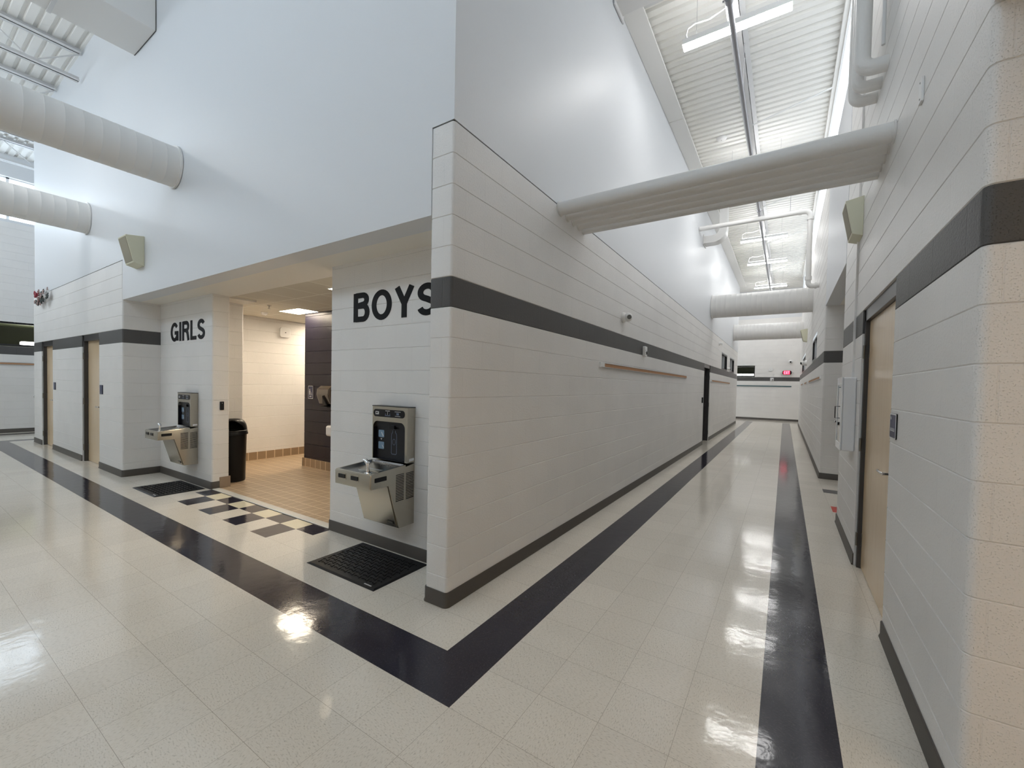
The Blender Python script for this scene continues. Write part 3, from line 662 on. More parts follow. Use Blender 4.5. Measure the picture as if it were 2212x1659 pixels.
# ------------------------------------------------------------------ drinking fountains with bottle fillers
def make_fountain(loc, label, group):
    x1 = 0.0; W = 0.457                                    # local: right side at x=0, wall at y=0, floor z=0
    t = thing('drinking_fountain', label, 'drinking fountain', loc, group)
    # lower cabinet: side profile (y forward is negative)
    b = MB(); side = [(0, 0.302), (-0.160, 0.302), (-0.262, 0.674), (-0.268, 0.70), (-0.272, 0.775), (0, 0.826)]
    b.prism([(-y, z) for y, z in side], (-W, 0, 0), (0, -1, 0), (0, 0, 1), (1, 0, 0), 0, W)
    cab = b.build('cabinet', 'steel', t, bevel=0.003)
    fp = MB(); fp.prism([(0.165, 0.31), (0.262, 0.668), (0.266, 0.668), (0.170, 0.31)], (-W+0.012, 0, 0), (0, -1, 0), (0, 0, 1), (1, 0, 0), 0, W-0.03)
    fp.build('front_panel', 'steel', cab)
    # vents on the right side
    v = MB()
    for c0 in (-0.196, -0.092):
        for k in range(17):
            z = 0.532+k*0.0135
            v.prism([(0, 0), (0.082, 0.004), (0.082, 0.0105), (0, 0.0065)], (0, c0+0.0, z), (0, 1, 0), (0, 0, 1), (1, 0, 0), -0.001, 0.0012)
    v.build('vent_louvre', 'black', cab)
    bd = MB().prism(rrect(0, 0, 0.075, 0.028, 0.006), (-0.115, -0.178, 0.335), (1, 0, 0), (0, -0.258, 0.966), (0, -0.966, -0.258), 0.0, 0.004)
    bd.build('badge', 'black', cab)
    MB().prism(rrect(0.006, 0.006, 0.069, 0.022, 0.004), (-0.115, -0.178, 0.335), (1, 0, 0), (0, -0.258, 0.966), (0, -0.966, -0.258), 0.003, 0.0055).build('badge_plate', 'steel', cab)
    # basin: tray with sunken bowl
    s = MB(); yf, yb, zf, zb = -0.440, -0.0, 0.795, 0.832
    def top(y, dz=0): return zf+(zb-zf)*(y-yf)/(yb-yf)+dz
    R = lambda m, r: [(x, y) for x, y in rrect(-W+m, yf+m, -m, -0.088-m*0.2, r, 4)]
    rings = [(R(0.0, 0.012), -0.112), (R(-0.001, 0.013), -0.012), (R(0.004, 0.012), 0.0), (R(0.020, 0.016), 0.0), (R(0.034, 0.03), -0.018), (R(0.085, 0.05), -0.050), (R(0.13, 0.04), -0.056)]
    vs = [(x, y, (top(y, dz) if i else 0.678)) for i, (ring, dz) in enumerate(rings) for x, y in ring]; n = len(rings[0][0]); fs = []
    for i in range(len(rings)-1):
        for k in range(n): fs.append((i*n+k, i*n+(k+1) % n, (i+1)*n+(k+1) % n, (i+1)*n+k))
    fs.append(tuple(range(n))[::-1]); fs.append(tuple(range((len(rings)-1)*n, len(rings)*n)))
    s.add(vs, fs); mis = []
    bs = s.build('basin', ['steel', 'steel2'], t, smooth=35)
    for p in bs.data.polygons:
        if p.index >= 3*n and p.index < 6*n or p.index == 6*n+1: p.material_index = 1
    # splash plate and grate slots
    g = MB().prism([(0, 0), (0.16, 0), (0.20, 0.05), (0.20, 0.075), (-0.02, 0.075), (-0.02, 0.03)], (-0.30, -0.235, 0.7835), (1, 0, 0), (0, 1, 0.084), (0, 0, 1), -0.02, 0.0)
    g.build('splash_plate', 'alu', bs)
    g = MB()
    for k in range(5): g.tube([(-0.30+k*0.028, -0.118, 0.817), (-0.30+k*0.028, -0.118, 0.8195)], 0.007, 10)
    g.build('drain_hole', 'iconwhite', bs)
    MB().tube([(-0.34, -0.34, 0.752), (-0.34, -0.34, 0.764)], 0.025, 20).build('drain', 'chrome', bs, smooth=40)
    bb = MB(); bb.lathe([(0.0, 0.80), (0.032, 0.80), (0.030, 0.807), (0.014, 0.811), (0.012, 0.836), (0.0, 0.837)], 20, T=Matrix.Translation((-0.105, -0.385, -0.013)))
    bb.tube([(-0.105, -0.385, 0.822), (-0.105, -0.385, 0.852), (-0.115, -0.384, 0.874), (-0.135, -0.382, 0.888), (-0.158, -0.380, 0.890)], 0.012, 14, rs=[0.011, 0.012, 0.015, 0.016, 0.012])
    bb.tube([(-0.112, -0.384, 0.872), (-0.085, -0.392, 0.880)], 0.009, 10)
    bb.build('bubbler', 'chrome', t, smooth=60)
    # push bars: two on the front, one on each side
    for px in (-0.40, -0.235):
        f = MB().prism(rrect(0, 0, 0.105, 0.052, 0.008), (px-0.008, yf, 0.722), (1, 0, 0), (0, 0, 1), (0, -1, 0), 0.0, 0.0025); pb = f.build('push_bar_frame', 'steel', t)
        MB().prism(rrect(0, 0, 0.088, 0.034, 0.006), (px, yf, 0.731), (1, 0, 0), (0, 0, 1), (0, -1, 0), 0.0, 0.007).build('push_bar', 'black', pb, bevel=0.002)
    MB().prism(rrect(0, 0, 0.110, 0.036, 0.005), (0, -0.400, 0.728), (0, 1, 0.02), (0, 0, 1), (1, 0, 0), 0.0, 0.005).build('push_bar', 'black', t, bevel=0.0015)
    MB().prism(rrect(0, 0, 0.110, 0.036, 0.005), (-W, -0.400, 0.728), (0, 1, 0.02), (0, 0, 1), (-1, 0, 0), 0.0, 0.005).build('push_bar', 'black', t, bevel=0.0015)
    # bottle filler: a sheet-metal hood round a recessed black alcove
    D = 0.085; z0, z1 = 0.835, 1.305; ol, orr, ot, rr = -W+0.010, -0.030, z0+0.338, 0.055; RD = 0.034
    u = MB()
    u.box((-W, -D, z0), (ol, 0, z1)).box((orr, -D, z0), (0, 0, z1)).box((ol, -D, ot), (orr, 0, z1)).box((ol, -D+RD+0.004, z0), (orr, 0, ot))
    for cx, sx in ((ol, 1), (orr, -1)):
        cc = (cx+sx*rr, ot-rr); pl = [(cx, ot)] + [(cc[0]-sx*rr*math.cos(math.radians(a)), cc[1]+rr*math.sin(math.radians(a))) for a in range(90, -1, -15)]
        u.prism(pl, (0, -D, 0), (1, 0, 0), (0, 0, 1), (0, 1, 0), 0, RD)
    bf = u.build('bottle_filler', 'steel', t)
    al = MB(); al.box((ol, -D+RD, z0), (orr, -D+RD+0.003, ot)).box((ol, -D+0.002, z0), (ol+0.002, -D+RD, ot-rr)).box((orr-0.002, -D+0.002, z0), (orr, -D+RD, ot-rr)).box((ol+rr, -D+0.002, ot-0.002), (orr-rr, -D+RD, ot)).box((ol, -D+0.002, z0), (orr, -D+RD, z0+0.002))
    al.prism([(ol, ot-0.045), (orr, ot-0.045), (orr, ot-0.002), (ol, ot-0.002)], (0, -D+RD, 0), (1, 0, 0), (0, 0, 1), (0, -1, 0), 0, 0.012)
    alc = al.build('filler_alcove', 'panel', t)
    k = MB(); k.box((-0.245, -D+0.008, ot-0.062), (-0.175, -D+RD-0.001, ot-0.030)); k.build('filler_nozzle', 'black', alc, bevel=0.003)
    disp = MB().prism(rrect(0.016, 0, W-0.036, 0.066, 0.031, 8), (-W, -D, z1-0.092), (1, 0, 0), (0, 0, 1), (0, -1, 0), 0.0, 0.003); ds = disp.build('display_strip', 'black', t)
    ic = MB(); O = (-W, -D-0.003, z1-0.092); a = dict(O=O, U=(1, 0, 0), V=(0, 0, 1), W=(0, -1, 0), d0=0, d1=0.001)
    def rc(m, x0, y0, x1, y1, mi=0, **kk): m.prism([(x0, y0), (x1, y0), (x1, y1), (x0, y1)], kk.get('O', O), (1, 0, 0), (0, 0, 1), (0, -1, 0), 0, 0.001+0.0004*mi, mi)
    rc(ic, 0.045, 0.020, 0.090, 0.046); rc(ic, 0.052, 0.028, 0.072, 0.040, 1); rc(ic, 0.076, 0.030, 0.082, 0.042, 1)
    for x in (0.178, 0.186, 0.194, 0.206, 0.214, 0.222, 0.230): rc(ic, x, 0.052, x+0.006, 0.058)
    rc(ic, 0.205, 0.022, 0.2085, 0.048)
    for x in range(9): rc(ic, 0.300+x*0.0085, 0.050, 0.3065+x*0.0085, 0.0545); rc(ic, 0.304+x*0.0075, 0.012, 0.3095+x*0.0075, 0.0165)
    ic.build('display_print', ['iconwhite', 'black'], ds)
    ib = MB(); rc(ib, 0.172, 0.012, 0.242, 0.018); rc(ib, 0.176, 0.018, 0.180, 0.034); rc(ib, 0.234, 0.018, 0.238, 0.034); rc(ib, 0.322, 0.024, 0.352, 0.042); ib.build('display_print', 'iconline', ds)
    O2 = (-W, -D+RD-0.0002, z0)
    for zz in (0.190, 0.085):
        MB().prism(rrect(0.042, zz, 0.118, zz+0.065, 0.008), O2, (1, 0, 0), (0, 0, 1), (0, -1, 0), 0, 0.001).build('instruction_panel', 'iconblue', alc)
    p2 = MB()
    p2.prism([(0.070, 0.18), (0.092, 0.18), (0.081, 0.165)], O2, (1, 0, 0), (0, 0, 1), (0, -1, 0), 0, 0.001)
    p2.build('instruction_arrow', 'iconwhite', alc)
    for q in ([(0.078, 0.235), (0.086, 0.238), (0.112, 0.205), (0.104, 0.198)], [(0.090, 0.12), (0.096, 0.122), (0.116, 0.100), (0.112, 0.094)]): MB().prism(q, O2, (1, 0, 0), (0, 0, 1), (0, -1, 0), 0.001, 0.0018).build('instruction_mark', 'iconwhite', alc)
    bo = MB(); L = [(0.232, 0.262), (0.232, 0.245), (0.218, 0.228), (0.216, 0.21), (0.216, 0.062), (0.224, 0.052), (0.276, 0.052), (0.284, 0.062), (0.284, 0.21), (0.282, 0.228), (0.268, 0.245), (0.268, 0.262)]
    for q in stroke_poly(L, 0.0045): bo.prism(q, O2, (1, 0, 0), (0, 0, 1), (0, -1, 0), 0, 0.001)
    for q in stroke_poly(ell(0.25, 0.160, 0.019, 0.026, 0, 360, 18), 0.0025): bo.prism(q, O2, (1, 0, 0), (0, 0, 1), (0, -1, 0), 0, 0.001)
    bo.prism([(0.25, 0.286), (0.255, 0.272), (0.25, 0.267), (0.245, 0.272)], O2, (1, 0, 0), (0, 0, 1), (0, -1, 0), 0, 0.001)
    bo.build('bottle_outline', 'iconline', alc)
    MB().prism([(0, 0), (0.052, 0.004), (0.052, 0.026), (0, 0.022)], (0, -0.062, z0+0.012), (0, 1, 0), (0, 0, 1), (1, 0, 0), 0, 0.001).build('sticker', 'signwhite', bf)
    MB().box((-W-0.002, -D-0.003, z1), (0.002, 0, z1+0.006)).build('filler_cap', 'black', bf)
    return t
F1 = make_fountain((-0.810, YR-0.0005, 0), 'stainless drinking fountain with bottle filler under the BOYS lettering', 'drinking fountains in the recess')
copy_tree(F1, (-5.218, YR-0.0005, 0), 'stainless drinking fountain with bottle filler under the GIRLS lettering', 'drinking fountains in the recess')

# ------------------------------------------------------------------ rubber mats
def make_mat(x0, y0, x1, y1, label):
    b = MB(); z = 0.009; W_, H_ = x1-x0, y1-y0
    pr = [(0, 0), (W_, 0), (W_, H_), (0, H_)]; i = 0.018
    vs = [(x, y, 0.001) for x, y in pr] + [(x+(i if x == 0 else -i), y+(i if y == 0 else -i), z) for x, y in pr]
    b.add(vs, [(3, 2, 1, 0), (4, 5, 6, 7), (0, 1, 5, 4), (1, 2, 6, 5), (2, 3, 7, 6), (3, 0, 4, 7)])
    t = thing('floor_mat', label, 'mat', (x0, y0, 0), 'black rubber mats under the fountains')
    b.build('mat_sheet', 'rubber', t)
    r = MB(); nx, ny = 17, 10; mx = 0.055
    for a in range(nx):
        for c in range(ny):
            cx = mx + (a+0.5)*(W_-2*mx)/nx; cy = mx+(c+0.5)*(H_-2*mx)/ny; l = 0.021
            pts = [(cx-l, cy-0.006), (cx, cy+0.008), (cx+l, cy-0.006)] if (a+c) % 2 else [(cx-l*0.55, cy+l*0.8), (cx-0.004, cy), (cx-l*0.55+0.01, cy-l*0.8)]
            for q in stroke_poly(pts, 0.009): r.prism(q, (0, 0, z), (1, 0, 0), (0, 1, 0), (0, 0, 1), -0.001, 0.0045)
    r.build('raised_tread', 'rubber', t)
    m = MB()
    for k in range(6): m.box((W_-0.145+k*0.014, 0.026, z), (W_-0.135+k*0.014, 0.036, z+0.0006))
    m.build('mat_marking', 'iconwhite', t)
    return t
make_mat(-1.457, -0.125, -0.594, 0.405, 'black ridged rubber mat under the fountain on the BOYS side')
make_mat(-5.70, -0.128, -4.88, 0.405, 'black ridged rubber mat under the fountain on the GIRLS side')

# ------------------------------------------------------------------ trash can with hood
def make_can():
    t = thing('trash_can', 'tall round black trash can with open hood in restroom entrance', 'trash can', (-5.115, 0.825, 0))
    MB().lathe([(0, 0.004), (0.142, 0.004), (0.148, 0.02), (0.163, 0.70), (0.167, 0.71)], 40).build('bin_body', 'black', t, smooth=40)
    MB().lathe([(0.163, 0.695), (0.179, 0.698), (0.179, 0.722), (0.173, 0.735), (0.173, 0.757), (0.167, 0.762), (0.16, 0.74)], 40).build('rim', 'black', t, smooth=40)
    h = MB(); n = 120; prof = [(0.168*math.cos(math.radians(a))**0.55 if a < 89 else 0.001, 0.757+0.175*math.sin(math.radians(a))) for a in range(0, 91, 3)]
    m = len(prof); mouth = math.radians(-32)
    vs = [(r*math.cos(2*math.pi*k/n), r*math.sin(2*math.pi*k/n), z) for k in range(n) for r, z in prof]; fs = []
    for k in range(n):
        a = 2*math.pi*(k+0.5)/n; d = abs((a-mouth+math.pi) % (2*math.pi)-math.pi)
        for j in range(m-1):
            zc = (prof[j][1]+prof[j+1][1])/2; q = (zc-0.757)/0.150
            if q < 1 and d < math.radians(60)*math.sqrt(1-q*q): continue
            fs.append((k*m+j, ((k+1) % n)*m+j, ((k+1) % n)*m+j+1, k*m+j+1))
    h.add(vs, fs); o = h.build('hood', 'black', t, smooth=50)
    sm = o.modifiers.new('wall', 'SOLIDIFY'); sm.thickness = 0.006; sm.offset = -1
    MB().lathe([(0.155, 0.72), (0.145, 0.40), (0, 0.40)], 24).build('liner', 'black', t, smooth=40)
make_can()

# ------------------------------------------------------------------ speakers
def make_speaker(loc, rotz, label, w_=0.30, h_=0.42, d1=0.215, d0=0.12):
    t = thing('wall_speaker', label, 'speaker', loc, 'beige wedge speakers high on the walls', rotz)
    b = MB().prism([(0, 0), (d0, 0.03), (d1, h_-0.03), (0, h_)], (-w_/2, 0, 0), (0, -1, 0), (0, 0, 1), (1, 0, 0), 0, w_)
    b.build('enclosure', 'speaker', t, bevel=0.004)
    V = Vector((0, -(d1-d0), h_-0.06)); L = V.length; V.normalize(); n = Vector((0, -V.z, V.y))
    MB().prism([(0.02, 0.02), (w_-0.02, 0.02), (w_-0.02, L-0.02), (0.02, L-0.02)], (-w_/2, -d0, 0.03), (1, 0, 0), V, n, 0.0, 0.004).build('speaker_grille', 'grille', t)
    return t
SPK = make_speaker((-5.87, E, 3.045), 0, 'beige wedge speaker on white wall above the GIRLS recess', 0.32, 0.41, 0.19, 0.11)
copy_tree(SPK, (XR, 2.80, 2.95), 'large beige wedge speaker above the door on the right wall', 'beige wedge speakers high on the walls', -math.pi/2).scale = (0.85, 0.72, 0.88)
copy_tree(SPK, (XR, 13.6, 3.12), 'tiny distant beige wedge speaker below the far round duct', 'beige wedge speakers high on the walls', -math.pi/2)

# ------------------------------------------------------------------ cameras, access points, sensors
def turret(loc, n, aim, label, s=1.0, lens='lens'):
    t = thing('security_camera', label, 'camera', loc, 'white turret cameras along the corridor')
    n = Vector(n); a = Vector(aim).normalized()
    q = n.to_track_quat('Z', 'Y').to_matrix().to_4x4()
    MB().lathe([(0, 0), (0.062*s, 0), (0.062*s, 0.012*s), (0.055*s, 0.03*s), (0.035*s, 0.045*s), (0, 0.045*s)], 24, T=q).build('mount', 'plastic', t, smooth=40)
    b = MB(); c = n*0.065*s; r = 0.052*s; q2 = a.to_track_quat('Z', 'Y').to_matrix().to_4x4()
    prof = [(0.0, -r)] + [(r*math.sin(math.radians(k)), -r*math.cos(math.radians(k))) for k in range(20, 141, 12)] + [(r*0.62, r*0.80), (0.0, r*0.80)]
    b.lathe(prof, 24, T=Matrix.Translation(c) @ q2); bd = b.build('camera_ball', 'plastic', t, smooth=40)
    MB().lathe([(0, r*0.82), (r*0.50, r*0.82), (r*0.50, r*0.86), (0, r*0.86)], 20, T=Matrix.Translation(c) @ q2).build('lens', lens, bd)
    return t
turret((0.001, 3.30, 2.47), (1, 0, 0), (0.75, -1.0, -0.15), 'white turret camera on left corridor wall just above the dark band', 1.15, 'lensgrey')
turret((0.001, 15.05, 2.33), (1, 0, 0), (1, -0.5, -0.3), 'tiny white camera between the two small left wall windows')
turret((0.001, 12.6, 3.05), (1, 0, 0), (1, 0.5, -0.3), 'tiny white camera near the top of the left block wall')
turret((XR-0.001, 13.2, 2.42), (-1, 0, 0), (-1, -0.5, -0.2), 'white camera on the right wall between its two dark windows', 1.5)
turret((2.13, 22.199, 3.02), (0, -1, 0), (-0.1, -1, -0.3), 'round white camera on end wall above the exit sign', 1.6)
def ap(loc, n, label, w_=0.11, h_=0.16):
    t = thing('access_point', label, 'access point', loc, 'white plastic boxes on the dark bands')
    n = Vector(n); U = Vector((0, 0, 1)).cross(n)
    MB().prism(rrect(-w_/2, -h_/2, w_/2, h_/2, 0.02), (0, 0, 0), U, (0, 0, 1), n, 0, 0.045).build('case', 'plastic', t, bevel=0.006)
    k = MB()
    for i in range(3): k.prism(rrect(-w_/2+0.02, -0.05+i*0.03, -w_/2+0.03, -0.035+i*0.03, 0.003), (0, 0, 0), U, (0, 0, 1), n, 0.045, 0.0465)
    k.build('indicator', 'lens', t)
    MB().tube([n*0.045+Vector((0, 0, -0.02))+U*0.02, n*0.07+Vector((0, 0, -0.02))+U*0.02], 0.025, 16).build('strobe', 'clear', t, smooth=40)
ap((0.001, 4.28, 2.09), (1, 0, 0), 'white alarm strobe box on the left corridor wall band')
ap((1.33, 22.199, 2.12), (0, -1, 0), 'white alarm strobe box on the dark band of the end wall', 0.16, 0.16)
def puck(loc, n, label, name='smoke_detector', cat='smoke detector', r=0.07, sq=False):
    t = thing(name, label, cat, loc); q = Vector(n).to_track_quat('Z', 'Y').to_matrix().to_4x4()
    if sq: MB().prism(rrect(-0.1, -0.1, 0.1, 0.1, 0.045, 6), (0, 0, 0), (0, 1, 0) if abs(n[0]) else (1, 0, 0), (0, 0, 1), n, 0, 0.035).build('case', 'plastic', t, bevel=0.01)
    else: MB().lathe([(0, 0), (r, 0), (r, 0.02), (r*0.8, 0.04), (r*0.3, 0.05), (0, 0.05)], 24, T=q).build('case', 'plastic', t, smooth=40)
    MB().lathe([(0, 0.034), (0.008, 0.034), (0.008, 0.052), (0, 0.053)], 10, T=q).build('indicator', 'lensgrey', t)
puck((-6.629, 2.30, 2.46), (1, 0, 0), 'rounded white sensor on the restroom back wall', 'wall_sensor', 'sensor', sq=True)
puck((1.26, 22.199, 2.64), (0, -1, 0), 'rounded white sensor on the end wall above its strobe', 'wall_sensor', 'sensor', sq=True)
puck((0.63, 7.20, DECK_B), (0, 0, -1), 'round cream smoke detector on the ribbed ceiling', r=0.10)
puck((-5.95, 1.62, 2.70), (0, 0, -1), 'small round smoke detector on the restroom ceiling', r=0.05)
t = thing('fire_sprinkler', 'small pendant sprinkler under the restroom ceiling tiles', 'sprinkler', (-5.15, 1.32, 2.70))
MB().lathe([(0, 0), (0.03, 0), (0.028, -0.006), (0, -0.006)], 16).build('escutcheon', 'hinge', t); MB().tube([(0, 0, -0.005), (0, 0, -0.05)], 0.008, 8).tube([(0, 0, -0.05), (0, 0, -0.054)], 0.018, 12).build('head', 'hinge', t)
# black reader on the GIRLS pier, blank plate on the right wall
t = thing('card_reader', 'small black reader on the lit end of the GIRLS wall', 'reader', (-4.7795, 0.548, 1.146))
MB().prism(rrect(-0.022, -0.058, 0.022, 0.058, 0.006), (0, 0, 0), (0, 1, 0), (0, 0, 1), (1, 0, 0), 0, 0.02).build('case', 'black', t, bevel=0.003)
MB().tube([(0.02, 0, 0.035), (0.021, 0, 0.035)], 0.004, 10).build('indicator', 'alu', t)
t = thing('card_reader', 'thin dark reader beside the black door on left wall', 'reader', (0.0005, 9.66, 1.23))
MB().prism(rrect(-0.035, -0.075, 0.035, 0.075, 0.006), (0, 0, 0), (0, 1, 0), (0, 0, 1), (1, 0, 0), 0, 0.03).build('case', 'black', t, bevel=0.003)
MB().tube([(0.03, 0, 0.045), (0.031, 0, 0.045)], 0.006, 10).build('indicator', 'alu', t)
t = thing('cover_plate', 'blank white cover plate high on the right block wall', 'cover plate', (XR-0.0005, 0.812, 3.085))
MB().prism(rrect(-0.026, -0.062, 0.026, 0.062, 0.004), (0, 0, 0), (0, -1, 0), (0, 0, 1), (-1, 0, 0), 0, 0.012).build('plate', 'plastic', t, bevel=0.002)
for z in (-0.042, 0.042): MB().tube([(-0.012, 0, z), (-0.0135, 0, z)], 0.005, 8).build('screw', 'hinge', t)

# ------------------------------------------------------------------ tack strips
def tack(name, a, b, z, plane, axis, out, label, h=0.042, mat='cork'):
    t = thing(name, label, 'tack strip', (0, 0, 0), 'display tack strips along the walls')
    def pt(s, d, zz): return (plane+out*d, s, zz) if axis == 'y' else (s, plane+out*d, zz)
    MB().box(pt(a, 0.0008, z), pt(b, 0.014, z+h)).build('cork_insert', mat, t)
    MB().box(pt(a, 0.0008, z-0.006), pt(b, 0.024, z)).box(pt(a, 0.0008, z+h), pt(b, 0.02, z+h+0.005)).build('rail', 'alu', t)
    MB().box(pt(a-0.03, 0.0008, z-0.008), pt(a+0.09 if axis == 'y' else a+0.02, 0.022, z+h+0.01)).build('end_clip', 'plastic', t)
tack('tack_strip', 2.56, 7.52, 1.768, 0, 'y', 1, 'long tan tack strip on left wall below the strobe box')
tack('tack_strip', 11.1, 15.9, 1.768, 0, 'y', 1, 'tan tack strip past the black door on left wall')
tack('tack_strip', 7.05, 11.3, 1.768, XR, 'y', -1, 'tan tack strip on right wall past the alcove')
tack('tack_strip', 12.4, 14.2, 1.768, XR, 'y', -1, 'short tan tack strip farther along the right wall')
tack('tack_strip', 15.4, 17.6, 1.768, XR, 'y', -1, 'farthest short tan tack strip on the right wall')
tack('tack_strip', -3.0, 2.2, 1.745, 22.2, 'x', -1, 'long teal tack strip across the end wall', 0.05, 'teal')
tack('tack_strip', -3.5, 3.5, 1.775, -15.35, 'y', 1, 'rust coloured tack strip across far left end wall')

# ------------------------------------------------------------------ signs
def sign(loc, U, n, w_, h_, label, kind):
    t = thing('wall_sign', label, 'sign', loc, 'blue tactile room signs' if kind == 'small' else None)
    U, n = Vector(U), Vector(n)
    MB().prism(rrect(-w_/2, -h_/2, w_/2, h_/2, 0.010), (0, 0, 0), U, (0, 0, 1), n, 0.0, 0.006).build('backing', 'black', t)
    MB().prism(rrect(-w_/2+0.0, -h_/2+0.0, w_/2-0.002, h_/2, 0.010), (0, 0, 0), U, (0, 0, 1), n, 0.006, 0.008).build('border', 'signwhite' if kind != 'small' else 'signblue', t)
    MB().prism(rrect(-w_/2+0.008, -h_/2+0.008, w_/2-0.009, h_/2-0.008, 0.006), (0, 0, 0), U, (0, 0, 1), n, 0.008, 0.0088).build('face', 'signblue', t)
    m = MB()
    if kind == 'number':
        word(m, '98', n*0.0088 + U*(-w_/2+0.018) + Vector((0, 0, h_/2-0.038)), U, (0, 0, 1), n, 0.019, 0.024, 0, 0.001, 0.17)
        for i in range(7): m.prism([(0, 0), (0.009, 0), (0.009, 0.019), (0.006, 0.019), (0.006, 0.004), (0, 0.004)], n*0.0088+U*(-w_/2+0.022+i*0.0155)+Vector((0, 0, -0.030)), U, (0, 0, 1), n, 0, 0.001)
    elif kind == 'figure':
        O = n*0.0088
        m.prism(ell(-0.022, 0.048, 0.010, 0.011, 0, 360, 12)[:-1], O, U, (0, 0, 1), n, 0, 0.001)
        m.prism([(-0.032, 0.034), (-0.012, 0.034), (-0.004, 0.002), (-0.010, 0.0), (-0.011, -0.045), (-0.033, -0.045), (-0.034, 0.0), (-0.040, 0.002)], O, U, (0, 0, 1), n, 0, 0.001)
        m.prism(ell(0.022, -0.002, 0.006, 0.006, 0, 360, 10)[:-1], O, U, (0, 0, 1), n, 0, 0.001)
        for q in stroke_poly([(0.020, -0.010), (0.022, -0.026), (0.036, -0.028), (0.042, -0.042)], 0.005) + stroke_poly(ell(0.022, -0.034, 0.014, 0.013, 100, 330, 12), 0.0045): m.prism(q, O, U, (0, 0, 1), n, 0, 0.001)
        word(m, 'GIRLS', O + U*(-0.034) + Vector((0, 0, -0.080)), U, (0, 0, 1), n, 0.018, 0.068, 0, 0.001)
    else:
        for i in range(4): m.prism([(0, 0), (0.007, 0), (0.007, 0.012), (0, 0.012)], n*0.0088+U*(-0.025+i*0.014)+Vector((0, 0, -0.03)), U, (0, 0, 1), n, 0, 0.001)
    m.build('raised_marks', 'iconwhite' if kind != 'small' else 'iconline', t)
sign((XR-0.0005, 1.128, 1.324), (0, -1, 0), (-1, 0, 0), 0.150, 0.150, 'blue sign with white border beside near right wooden door', 'number')
sign((-5.19, 2.0195, 1.318), (1, 0, 0), (0, -1, 0), 0.150, 0.225, 'blue GIRLS restroom sign with figure on the dark block wall', 'figure')
sign((-10.78, -0.0005, 1.30), (1, 0, 0), (0, -1, 0), 0.15, 0.15, 'small blue sign right of the farther hall door', 'small')
sign((-7.66, -0.0005, 1.30), (1, 0, 0), (0, -1, 0), 0.15, 0.15, 'small blue sign right of the nearer hall door', 'small')

# ------------------------------------------------------------------ AED style cabinet on the right wall
def make_cabinet():
    t = thing('emergency_cabinet', 'white metal wall cabinet with windowed door beside right wooden door', 'cabinet', (XR-0.0005, 2.66, 0.975))
    W_, H_, D_ = 0.36, 0.685, 0.098
    MB().box((-D_, 0, 0), (0, W_, H_)).build('cabinet_body', 'cabinet', t, bevel=0.012, seg=3)
    d = MB(); x = -D_
    for a, b, c, e in ((0, W_, 0, 0.07), (0, W_, H_-0.07, H_), (0, 0.05, 0.07, H_-0.07), (W_-0.05, W_, 0.07, H_-0.07)): d.box((x-0.014, a, c), (x-0.001, b, e))
    dr = d.build('cabinet_door', 'cabinet', t, bevel=0.004)
    MB().box((x-0.010, 0.05, 0.07), (x-0.006, W_-0.05, H_-0.07)).build('door_glass', 'clear', dr)
    MB().box((x-0.004, 0.05, 0.07), (x-0.002, W_-0.05, H_-0.07)).build('inner_panel', 'alu', t)
    h = MB(); h.tube([(x-0.012, 0.085, 0.30), (x-0.05, 0.085, 0.30), (x-0.05, 0.085, 0.41), (x-0.012, 0.085, 0.41)], 0.004, 8); h.build('cabinet_handle', 'black', dr)
    MB().box((x-0.026, 0.075, 0.235), (x-0.014, 0.105, 0.262)).build('latch', 'black', dr, bevel=0.002)
make_cabinet()
t = thing('surface_raceway', 'slim painted raceway running down to the white cabinet', 'raceway', (XR-0.0005, 2.87, 1.66))
MB().prism(rrect(-0.012, 0, 0.012, 3.7, 0.003), (0, 0, 0), (0, 1, 0), (0, 0, 1), (-1, 0, 0), 0, 0.016).build('channel', 'block', t)
MB().prism(rrect(-0.016, 0, 0.016, 0.05, 0.003), (0, 0, 0.0), (0, 1, 0), (0, 0, 1), (-1, 0, 0), 0, 0.02).build('end_fitting', 'plastic', t)
t = thing('door_stop', 'round chrome wall stop on the alcove side wall', 'door stop', (2.696, 6.6195, 1.02))
q = Vector((0, -1, 0)).to_track_quat('Z', 'Y').to_matrix().to_4x4()
MB().lathe([(0, 0), (0.036, 0), (0.036, 0.012), (0.028, 0.03), (0.02, 0.032), (0, 0.032)], 20, T=q).build('cup', 'chrome', t, smooth=40)
MB().lathe([(0, 0.030), (0.018, 0.030), (0.018, 0.037), (0, 0.039)], 16, T=q).build('bumper', 'black', t, smooth=40)

# ------------------------------------------------------------------ restroom fittings
t = thing('towel_dispenser', 'smoked brown paper towel dispenser on dark restroom wall', 'dispenser', (-4.49, 2.0195, 1.10))
pr = [(0, 0), (0.10, 0.0), (0.17, 0.05), (0.22, 0.20), (0.21, 0.29), (0.15, 0.34), (0, 0.345)]
MB().prism(pr, (-0.17, 0, 0), (0, -1, 0), (0, 0, 1), (1, 0, 0), 0, 0.34).build('housing', 'smoke', t, bevel=0.02, seg=3)
MB().tube([(-0.172, -0.12, 0.17), (-0.176, -0.12, 0.17)], 0.03, 16).build('side_window', 'speaker', t)
MB().box((-0.11, -0.20, -0.004), (0.11, -0.05, 0.01)).build('paper_slot', 'black', t)
MB().prism([(0, 0), (0.10, 0), (0.05, 0.16)], (-0.02, -0.175, 0.03), (1, 0, 0), (0, -0.25, 0.97), (0, -0.97, -0.25), 0.0, 0.02).build('front_inset', 'black', t)
t = thing('wash_basin', 'white porcelain restroom sink edge below the towel dispenser', 'sink', (-3.85, 2.0195, 0.68))
